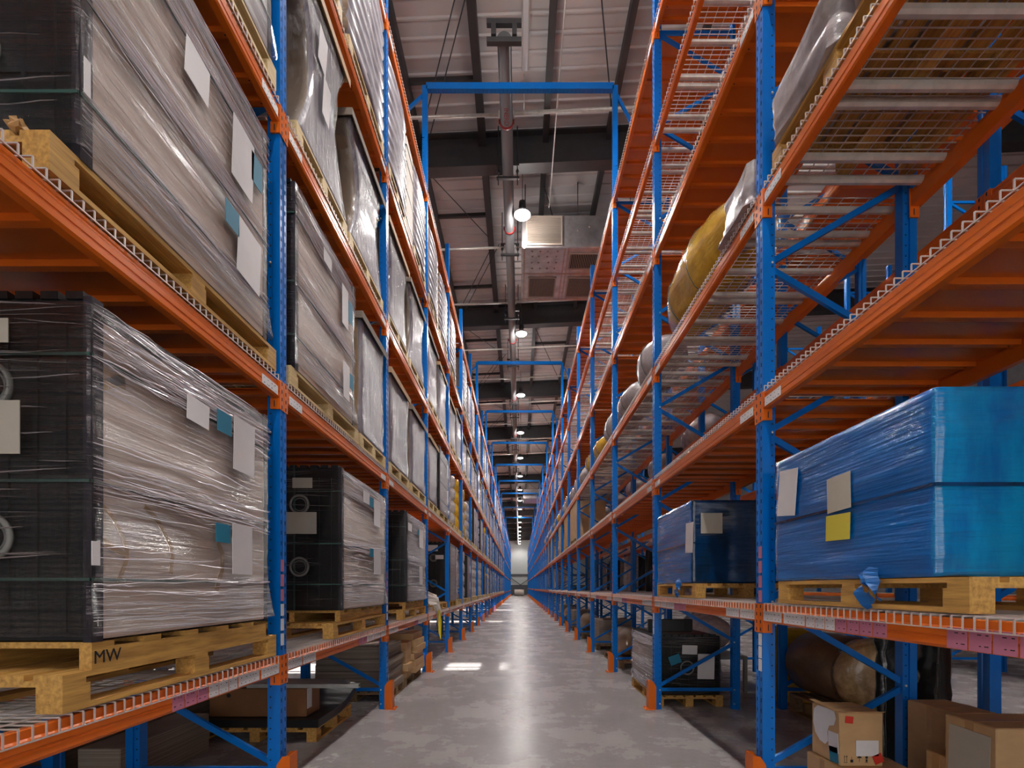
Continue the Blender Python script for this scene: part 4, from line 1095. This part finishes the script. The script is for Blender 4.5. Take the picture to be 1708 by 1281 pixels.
# ------------------------------------------------------------------ floor under the left rack
pallet(-1,-2.05,4.97,6.0,0,'wood','wooden pallet under the black sheet on the floor, second bay, left rack',depth=1.25)
mb=MB(True); P=[]
n=14
for j in range(n+1):
    y=1.16*j/n; zz=.003+.14*(max(0,(j/n-.45)/.55))**2
    P.append([(-.01,y,zz),(1.2,y,zz),(1.2,y,zz+.08),(-.01,y,zz+.08)])
mb.loft(P,smooth=False)
thing('black_sheet','thick black sheet curling up on the floor pallet, left rack','sheet',(-2.04,4.96,.144),mb.mesh('black_sheet','rubber'))
carton(-1,-2.19,5.06,5.40,.232,.29,'long brown box lying on black sheet under the left rack',depth=1.0,mk='grout',seams=False,name='cardboard_box',
  extra=lambda r,fl,d,L,h:(ob('hand_hole',MB(fl).lathe([(.001,-.001),(.022,-.001),(.022,-.003),(.001,-.003)],(.80,0,.22),14,'y').mesh('hole','dark'),r),
                           ob('hanging_note',MB(fl).box(-.006,-.002,.01,.12,.08,.285).mesh('note','white'),r,label='white note taped over the edge')))
for i in range(5):
    mb=MB(True); L=1.15+.08*i
    mb.prism([(0,0),(.06,0),(.06,.006),(.012,.006),(.012,.034),(.06,.034),(.06,.04),(0,.04)],0,L,'x')
    o=thing('metal_profile','pale grey metal profile lying across the brown box on the left floor','metal profile',(-1.66-.07*i,5.07+.066*i,.526),mb.mesh('profile','panelgrey'),'metal profiles on the brown box')
def sheets(X,y0,y1,z,h,label,mk='cardgrey',depth=1.0,n=5,seed=0):
    r=thing('cardboard_sheet_stack',label,'cardboard stack',(X,y0,z),None,'stacks of flat cardboard on the floor'); rr=random.Random(seed)
    mb=MB(True); zz=0
    for i in range(n):
        hh=h/n; a=rr.uniform(-.03,.03); b_=rr.uniform(-.04,.04); mb.box(a,depth+a,b_,y1-y0+b_,zz,zz+hh-.004); zz+=hh
    ob('sheets',mb.mesh('sheets',mk),r)
    mb=MB(True); mb.box(.2,.8,.1,(y1-y0)*.8,h-.003,h+.012); ob('top_sheet',mb.mesh('top','cardwhite'),r,label='paler top sheets')
pallet(-1,-1.78,6.72,7.62,0,'woodold','old grey pallet under the nearest flat cardboard stack',h=.14)
sheets(-1.80,6.75,7.58,.14,.62,'tall stack of flat grey cardboard behind the second foot guard',n=7,seed=1)
pallet(-1,-1.78,7.7,8.9,0,'woodold','old pallet under the farther flat cardboard stacks, left floor',h=.14)
sheets(-1.76,7.72,8.06,.14,.56,'small stack of tan folded cartons on the left floor',mk='card',n=5,seed=2)
sheets(-1.74,8.20,8.95,.14,.66,'uneven stack of brown cardboard sheets near the third foot guard',mk='card',n=6,seed=3)
# pale crumpled packaging at the back under the nearest bay
for i,(x,y,z,wx,wy,wz) in enumerate([(-3.40,2.35,0,.9,1.0,.55),(-2.97,3.66,0,.32,1.05,.36),(-3.42,3.70,0,.9,1.0,.62),(-3.42,4.95,0,.8,1.0,.42)]):
    carton(-1,x,y,y+wy,z,wz,'dusty grey-brown bale under the rack behind the left rack, %s from the camera'%ORD[i],depth=wx,mk='cardgrey',seams=False,name='packed_bale')
mb=MB(True); rings=[]
for j in range(13):
    t=j/12; e=max(.03,math.sin(PI*t)**.5)
    rings.append([(.5+.45*e*math.cos(a)*(1+.2*noise.noise(Vector((a,t*6,1)))),1.3*t,max(0,.17*e*(1+math.sin(a))*(1+.45*noise.noise(Vector((a*2,t*7,2)))))) for a in [2*PI*q/20 for q in range(20)]])
mb.loft(rings)
thing('film_heap','crumpled heap of clear film on the floor under the nearest bay, left','film heap',(-1.95,2.05,0),mb.mesh('heap','greybag'))
# row behind the left rack: pale cartons
n_=0
for k in range(1,7):
    for l in (-1,0):
        if k==3: continue
        z=.0 if l<0 else LZ[-1][0]+.019
        for j in range(2 if k<4 else 1):
            y=UY(k)+.25+j*1.25
            if l<0 and k<3: continue
            carton(-1,-3.42,y,y+1.05,z,1.25 if l==0 else .8,'pale carton behind the left rack, %s bay, %s, %s one'%(ORD[k],'on the floor' if l<0 else 'lowest level',['nearer','farther'][j]),depth=.9,mk='cardwhite',group='pale cartons in the row behind')

# ------------------------------------------------------------------ right rack
XR_=1.74
E=[deck_z(1,l) for l in range(6)]
def bluecrate(y0,y1,z,h,label,seed,front,papers,face):
    r=thing('blue_wrapped_crate',label,'wrapped crate',(XR_,y0,z),None,'blue film-wrapped crates'); L=y1-y0
    mb=shell_mb(False,0,1.02,0,L,0,h,.007,seed,30,30,r=.012)
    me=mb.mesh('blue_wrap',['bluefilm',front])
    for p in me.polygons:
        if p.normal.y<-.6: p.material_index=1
    ob('blue_film',me,r)
    mb=MB(); rr=random.Random(seed)   # a twisted tail of loose film hanging over the pallet edge
    for q in range(3):
        V=[]; m_=9
        for j in range(m_):
            t=j/(m_-1); yy=L*.27+.03*q-.05*t+.015*rr.uniform(-1,1); wd=(.035+.03*math.sin(PI*t))*(1-t*.5); a=t*3+q
            xx=-.012-.02*math.sin(PI*t)-.006*q; zz=.05-.16*t-.02*q
            V+=[(xx+wd*.3*math.sin(a),yy-wd*math.cos(a*.7),zz),(xx-wd*.3*math.sin(a)-.004,yy+wd*math.cos(a*.7)*.8,zz+.012)]
        mb.add(V,[(2*j,2*j+1,2*j+3,2*j+2) for j in range(m_-1)])
    ob('loose_film_tail',mb.mesh('tail','bluefilm'),r)
    for a in papers:
        mb=MB(); paper(mb,'a',1,-.014,a[0],a[1],a[2],a[3],a[5]); ob('paper_sheet',mb.mesh('paper',a[4]),r)
    for a in face:
        mb=MB(); paper(mb,'n',1,a[0],-.014,a[1],a[2],a[3],a[5]); ob('paper_sheet',mb.mesh('paper',a[4]),r)
    mb=MB(); mb.box(-.006,.0,0,L,h*.48,h*.48+.015); mb.box(0,1.02,-.006,0,h*.48,h*.48+.015); ob('strap',mb.mesh('strap','bluedark'),r)
zb=E[0]+.144
pallet(1,XR_,1.90,3.30,E[0],'wood','wooden pallet under the big blue crate, nearest bay of the right rack',depth=1.05)
bluecrate(2.06,3.34,zb,.80,'big bright blue film-wrapped crate in the nearest bay of the right rack',1,'cyanfilm',
   [pp(XR_,2.06,zb,1302,784,1332,860,'white',.12),pp(XR_,2.06,zb,1384,793,1423,852,'warmpaper',-.03),pp(XR_,2.06,zb,1382,858,1422,901,'yellowpaper',.03)],[])
pallet(1,XR_,4.85,6.2,E[0],'wood','wooden pallet under the smaller blue crate, second bay of the right rack',depth=1.05)
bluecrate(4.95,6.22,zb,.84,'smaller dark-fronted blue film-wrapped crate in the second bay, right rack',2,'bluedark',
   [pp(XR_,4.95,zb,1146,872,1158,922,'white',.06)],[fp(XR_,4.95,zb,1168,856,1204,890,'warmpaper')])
# third level: film-wrapped goods on pallets, seen from below through the wire deck
pallet(1,XR_+.02,.85,2.05,E[2],'wood','wooden pallet seen through the wire deck, nearest bay, third level, right rack')
pallet(1,XR_+.02,2.15,3.42,E[2],'wood','farther wooden pallet seen through the wire deck, nearest bay, third level, right')
def slab(y0,y1,z,h,label,seed):
    r=thing('wrapped_long_load',label,'wrapped load',(XR_-.03,y0,z),None,'white film-wrapped long loads')
    ob('wrap',shell_mb(False,.0,.9,0,y1-y0,0,h,.035,seed,16,12,r=.08).mesh('white_wrap','greybag'),r)
    return r
r=slab(1.0,2.6,E[2]+.144,.42,'white film-wrapped long load, nearest bay, third level, right rack',3)
mb=MB(); paper(mb,'a',1,-.04,1.25,.42,.30,.34,.25); o=ob('paper_sheet',mb.mesh('paper','white'),r); 
slab(2.68,3.40,E[2]+.144,.30,'low white film-wrapped load near the first post, third level, right rack',4)
r=bag(1,XR_-.06,4.27,6.20,E[2]+.01,.36,'yellow film-bagged insulation roll, second bay, third level, right rack','yellowbag',2,bend=.10,band=True,sq=1.05,name='insulation_roll')
ob('end_cap',MB().lathe([(.001,-.19),(.10,-.19),(.115,-.17),(.105,-.15),(.115,-.12),(.105,-.10),(.115,-.06),(.07,.02),(.001,.05)],(.40,0,.50),20,'y').mesh('cap','blackplastic'),r,label='black ribbed end cap')
r=thing('wrapped_long_load','white film-wrapped low load just past the first right post, third level','wrapped load',(XR_-.02,3.70,E[2]),None,'white film-wrapped long loads')
ob('wrap',shell_mb(False,.0,.24,0,.50,0,.36,.03,9,16,12,r=.05,flare=.03).mesh('white_wrap','greybag'),r)
pallet(1,XR_+.45,4.2,6.0,E[2],'woodold','dark pallet behind the yellow roll, third level, right rack',depth=.6) if False else None
for k in range(2,12):
    y=UY(k)+.2
    for j,(o_,l_) in enumerate(((0,1.15),(1.3,1.2))):
        bag(1,XR_-.04,y+o_,y+o_+l_,E[2]+.01,.27 if j else .32,'grey film-wrapped roll, %s one, %s'%(['nearer','farther'][j],on(2,k,1)),'greybag' if (k+j)%4 else 'yellowbag',k*3+j,band=k<5,group='grey wrapped rolls on the right rack')
# second level boxes
for i,(y,w_,h_) in enumerate([(15.1,1.9,1.10),(17.9,1.3,1.10),(20.5,1.3,1.05),(26.1,1.2,1.1),(28.9,1.2,1.1)]):
    pallet(1,XR_+.02,y,y+w_,E[1],'woodpale','pale pallet under the %s tan carton, second level of the right rack'%ORD[i],detail=1)
    carton(1,XR_+.02,y+.02,y+w_-.02,E[1]+.144,h_,'tall tan carton on a pallet, %s of five, second level, right rack'%ORD[i],mk='card',group='tan cartons on the right rack')
for k in (8,11,12,13,14,16,17): bag(1,XR_,UY(k)+.5,UY(k)+1.9,E[1]+.01,.30,'grey wrapped roll, %s'%on(1,k,1),'greybag',k,band=False,group='grey wrapped rolls on the right rack')
# lowest level, farther bays
for k in range(9,19,3): roll_stack(1,XR_+.1,UY(k)+.4,E[0],1.1,'white nipped roll stack, %s'%on(0,k,1),n=3,seed=k)
# floor, right: crate with papers
pallet(1,1.80,6.46,7.85,0,'wood','wooden pallet on the floor in the third bay of the right rack',depth=.88)
r=crate(1,1.80,6.50,7.8,.144,.80,'black crate with taped papers on the floor, third bay, right rack',12,2,depth=.86,side='cardgrey',rings=False,straps=False,group='',
  face_papers=[(.445,.60,.20,.12,'white',-.03),(.25,.47,.15,.12,'teal',.35),(.66,.38,.22,.33,'white',-.02)])
ob('ring',MB().torus((.42,-.005,.36),.085,.010,'y').mesh('ring','ringp'),r,label='grey port ring')
mb=MB(); P=[(.03,.03,.80),(.30,.03,.80)]
ob('folded_lid',MB().bevbox(.0,.62,.35,.42,.80,.98,.01).mesh('lid','blackplastic'),r,label='black lid leaning up')
# big brown roll on a low pallet in the row behind the nearest bay
r=thing('brown_film_roll','big brown roll with shiny gold crumpled film end, behind the nearest right bay','roll',(3.74,5.08,.63))
ob('roll_body',MB().lathe([(.365,.20),(.385,.22),(.385,1.12),(.37,1.15),(.001,1.15)],(0,0,0),40,'y',.012,1).mesh('brown_roll','brownroll'),r)
ob('crumpled_end',MB().lathe([(.001,-.02),(.18,-.015),(.33,.0),(.375,.05),(.392,.12),(.388,.22)],(0,0,0),44,'y',.05,4).mesh('gold_end','goldfilm'),r,label='shiny gold crumpled film end')
pallet(1,3.42,5.0,6.22,.0,'woodold','dark low pallet on the floor under the big brown roll',depth=.85,h=.235)
def boxwrap(r,fl,d,L,h):
    # white torn sheet, teal card, papers and red labels, shipping marks
    for (x,z,w_,hh,mk,tl) in ((.175,h*.34,.145,.10,'white',0),(.06,h-.045,.05,.045,'redtape',-.1),(.245,.05,.06,.06,'redtape',.4)):
        mb=MB(fl); paper(mb,'n',1,x,-.003,z,w_,hh,tl); ob('label_card',mb.mesh('card',mk),r)
    for (y,z,w_,hh,mk,tl) in ((.06,h*.40,.10,.13,'white',-.05),(.055,h*.17,.085,.10,'teal',-.12)):
        mb=MB(fl); paper(mb,'a',1,-.003,y,z,w_,hh,tl); ob('label_card',mb.mesh('card',mk),r)
    P=[(.03,.30),(.05,.345),(.12,.345),(.22,.343),(.265,.31),(.275,.22),(.25,.15),(.20,.11),(.14,.10),(.11,.13),(.12,.19),(.10,.235),(.05,.25)]
    mb=MB(fl); mb.add([(-.0065,a,z) for a,z in P]+[(-.0045,a,z) for a,z in P],[tuple(range(13)),tuple(range(25,12,-1))]+[(q,(q+1)%13,13+(q+1)%13,13+q) for q in range(13)]); ob('torn_sheet',mb.mesh('torn_sheet','white'),r,label='torn white sheet')
    mb=MB(fl)
    def nb(x0,x1,z0,z1): mb.box(x0,x1,-.0016,-.0004,z0,z1)
    nb(.030,.032,.03,.065); nb(.044,.046,.03,.065); nb(.026,.050,.024,.027)
    for cx in (.031,.045): mb.add([(cx-.005,-.0016,.062),(cx+.005,-.0016,.062),(cx,-.0016,.072)],[(0,1,2)])
    nb(.068,.086,.026,.044); nb(.076,.078,.046,.062)
    mb.add([(.11,-.0016,.054),(.142,-.0016,.054),(.138,-.0016,.062),(.126,-.0016,.067),(.114,-.0016,.062)],[(0,1,2,3,4)]); nb(.125,.127,.03,.054)
    nb(.165,.180,.024,.027); nb(.167,.178,.030,.046); nb(.165,.180,.050,.066)
    ob('shipping_marks',mb.mesh('marks','ink'),r,label='black printed handling symbols')
    # open flaps
    mb=MB(fl); mb.add([(0,0,h),(d,0,h),(d,-.02,h+.012),(.02,-.04,h+.016),(0,0,h-.002),(d,0,h-.002),(d,-.02,h+.010),(.02,-.04,h+.014)],[(0,1,2,3),(7,6,5,4),(0,4,5,1),(1,5,6,2),(2,6,7,3),(3,7,4,0)])
    mb.bar((0,0.02,h+.004),(.0,L,h+.02),.04,.004); ob('flap',mb.mesh('flap','card'),r)
carton(1,2.06,3.16,3.46,.412,.345,'tan box with white papers and handling symbols, beside the nearest right post',depth=.28,mk='card',extra=boxwrap)
carton(1,2.03,3.12,3.47,0,.41,'tan box underneath the box with handling symbols',depth=.46,mk='card')
def bigpaper(r,fl,d,L,h):
    mb=MB(fl); paper(mb,'a',1,-.004,L*.52,h*.55,L*.8,h*.78,.03); ob('paper_sheet',mb.mesh('paper','warmpaper'),r,label='large plain sheet')
carton(1,2.476,2.55,2.86,0,.83,'big tan box with a large plain sheet, at the frame edge under the right rack',depth=.7,mk='card',extra=bigpaper)
carton(1,2.73,3.08,3.46,.0,.775,'tall tan box behind the box with the large sheet, right floor',depth=.27,mk='card')
carton(1,2.52,2.90,3.05,0,.56,'low tan box between the symbol box and the big boxes, right floor',depth=.20,mk='card')
# tall black film-wrapped columns behind
for i,(x,y) in enumerate([(2.97,4.05),(3.24,3.75)]):
    r=thing('black_wrapped_column','black crumpled-film %s'%['upright panel beside the big brown roll','column behind the blue rear post, right rack'][i],'wrapped load',(x,y,0))
    ob('film',shell_mb(False,0,(.20,.10)[i],0,(.09,.42)[i],0,1.30,.03,i*4,12,14,r=.05).mesh('black_wrap','blackfilm'),r)
# goods behind the second bay on the floor: white rolls, yellow drum, steel stand
bag(1,2.75,7.4,8.9,.55,.30,'cream wrapped roll on the grey steel stand behind the right rack','rollwhite',21,band=False)
bag(1,2.78,7.45,8.65,0.0,.20,'low cream wrapped roll under the steel stand behind the right rack','rollwhite',22,band=False)
r=thing('steel_stand','pale grey steel stand holding a cream roll behind the right rack','stand',(2.72,7.3,0))
for (x,y) in ((.0,0),(.62,0),(.0,1.5),(.62,1.5)): ob('leg',MB().box(x,x+.05,y,y+.05,0,.50).mesh('leg','panelgrey'),r)
ob('top_frame',MB().box(0,.67,0,1.55,.50,.545).mesh('frame','panelgrey'),r)
o=thing('yellow_drum','yellow round drum standing behind the posts on the right floor','drum',(3.85,6.95,.0),MB().lathe([(.001,0),(.33,0),(.345,.02),(.33,.05),(.33,.45),(.345,.48),(.33,.51),(.33,.98),(.345,1.0),(.001,1.0)],n=28).mesh('drum','yellowbag'))
for k in range(3,9):
    if k%2: bag(1,1.95,UY(k)+.5,UY(k)+2.0,.15,.30,'brown wrapped roll on a floor pallet, %s bay of the right rack'%ORD[k],'brownroll',k,band=False,group='brown rolls on the floor')
    else: carton(1,2.0,UY(k)+.4,UY(k)+1.5,.144,.6,'grey carton on a floor pallet, %s bay of the right rack'%ORD[k],mk='cardgrey',seams=False)
    pallet(1,1.93,UY(k)+.4,UY(k)+2.05,0,'woodold','floor pallet in the %s bay of the right rack'%ORD[k],detail=1,depth=.85)
# rack behind the right one
for k in range(1,8):
    for l in ((2,) if k>2 else ()):
        bag(1,3.45,UY(k)+.4,UY(k)+1.9,LZ[1][l]+.02+(.036-.016),.33,'pale round roll behind the right rack, %s bay, %s level'%(ORD[k],LEV[l]),'greybag' if l==2 else 'brownroll',k+l,band=False,group='rolls in the row behind the right rack')
    r=thing('upright_wrapped_tube','pale tall wrapped tube behind the right rack, %s bay, lowest level'%ORD[k],'wrapped load',(3.5,UY(k)+.9,LZ[1][0]+.019),None,'tall tubes in the row behind')
    for j in range(3): ob('tube',MB().lathe([(.001,0),(.14,0),(.15,.03),(.15,1.12),(.13,1.15),(.001,1.15)],(.17+.33*(j%2),.17+.36*j,0),14).mesh('tube','rollwhite' if (j+k)%2 else 'blackplastic'),r)
# white roll lying at the far end of the aisle
thing('white_roll','white roll lying on the floor at the far end of the aisle','roll',(-.95,98,.62),MB().lathe([(.001,0),(.6,0),(.62,.05),(.62,1.85),(.6,1.9),(.001,1.9)],(0,0,0),24,'x').mesh('white_roll','cardwhite'))
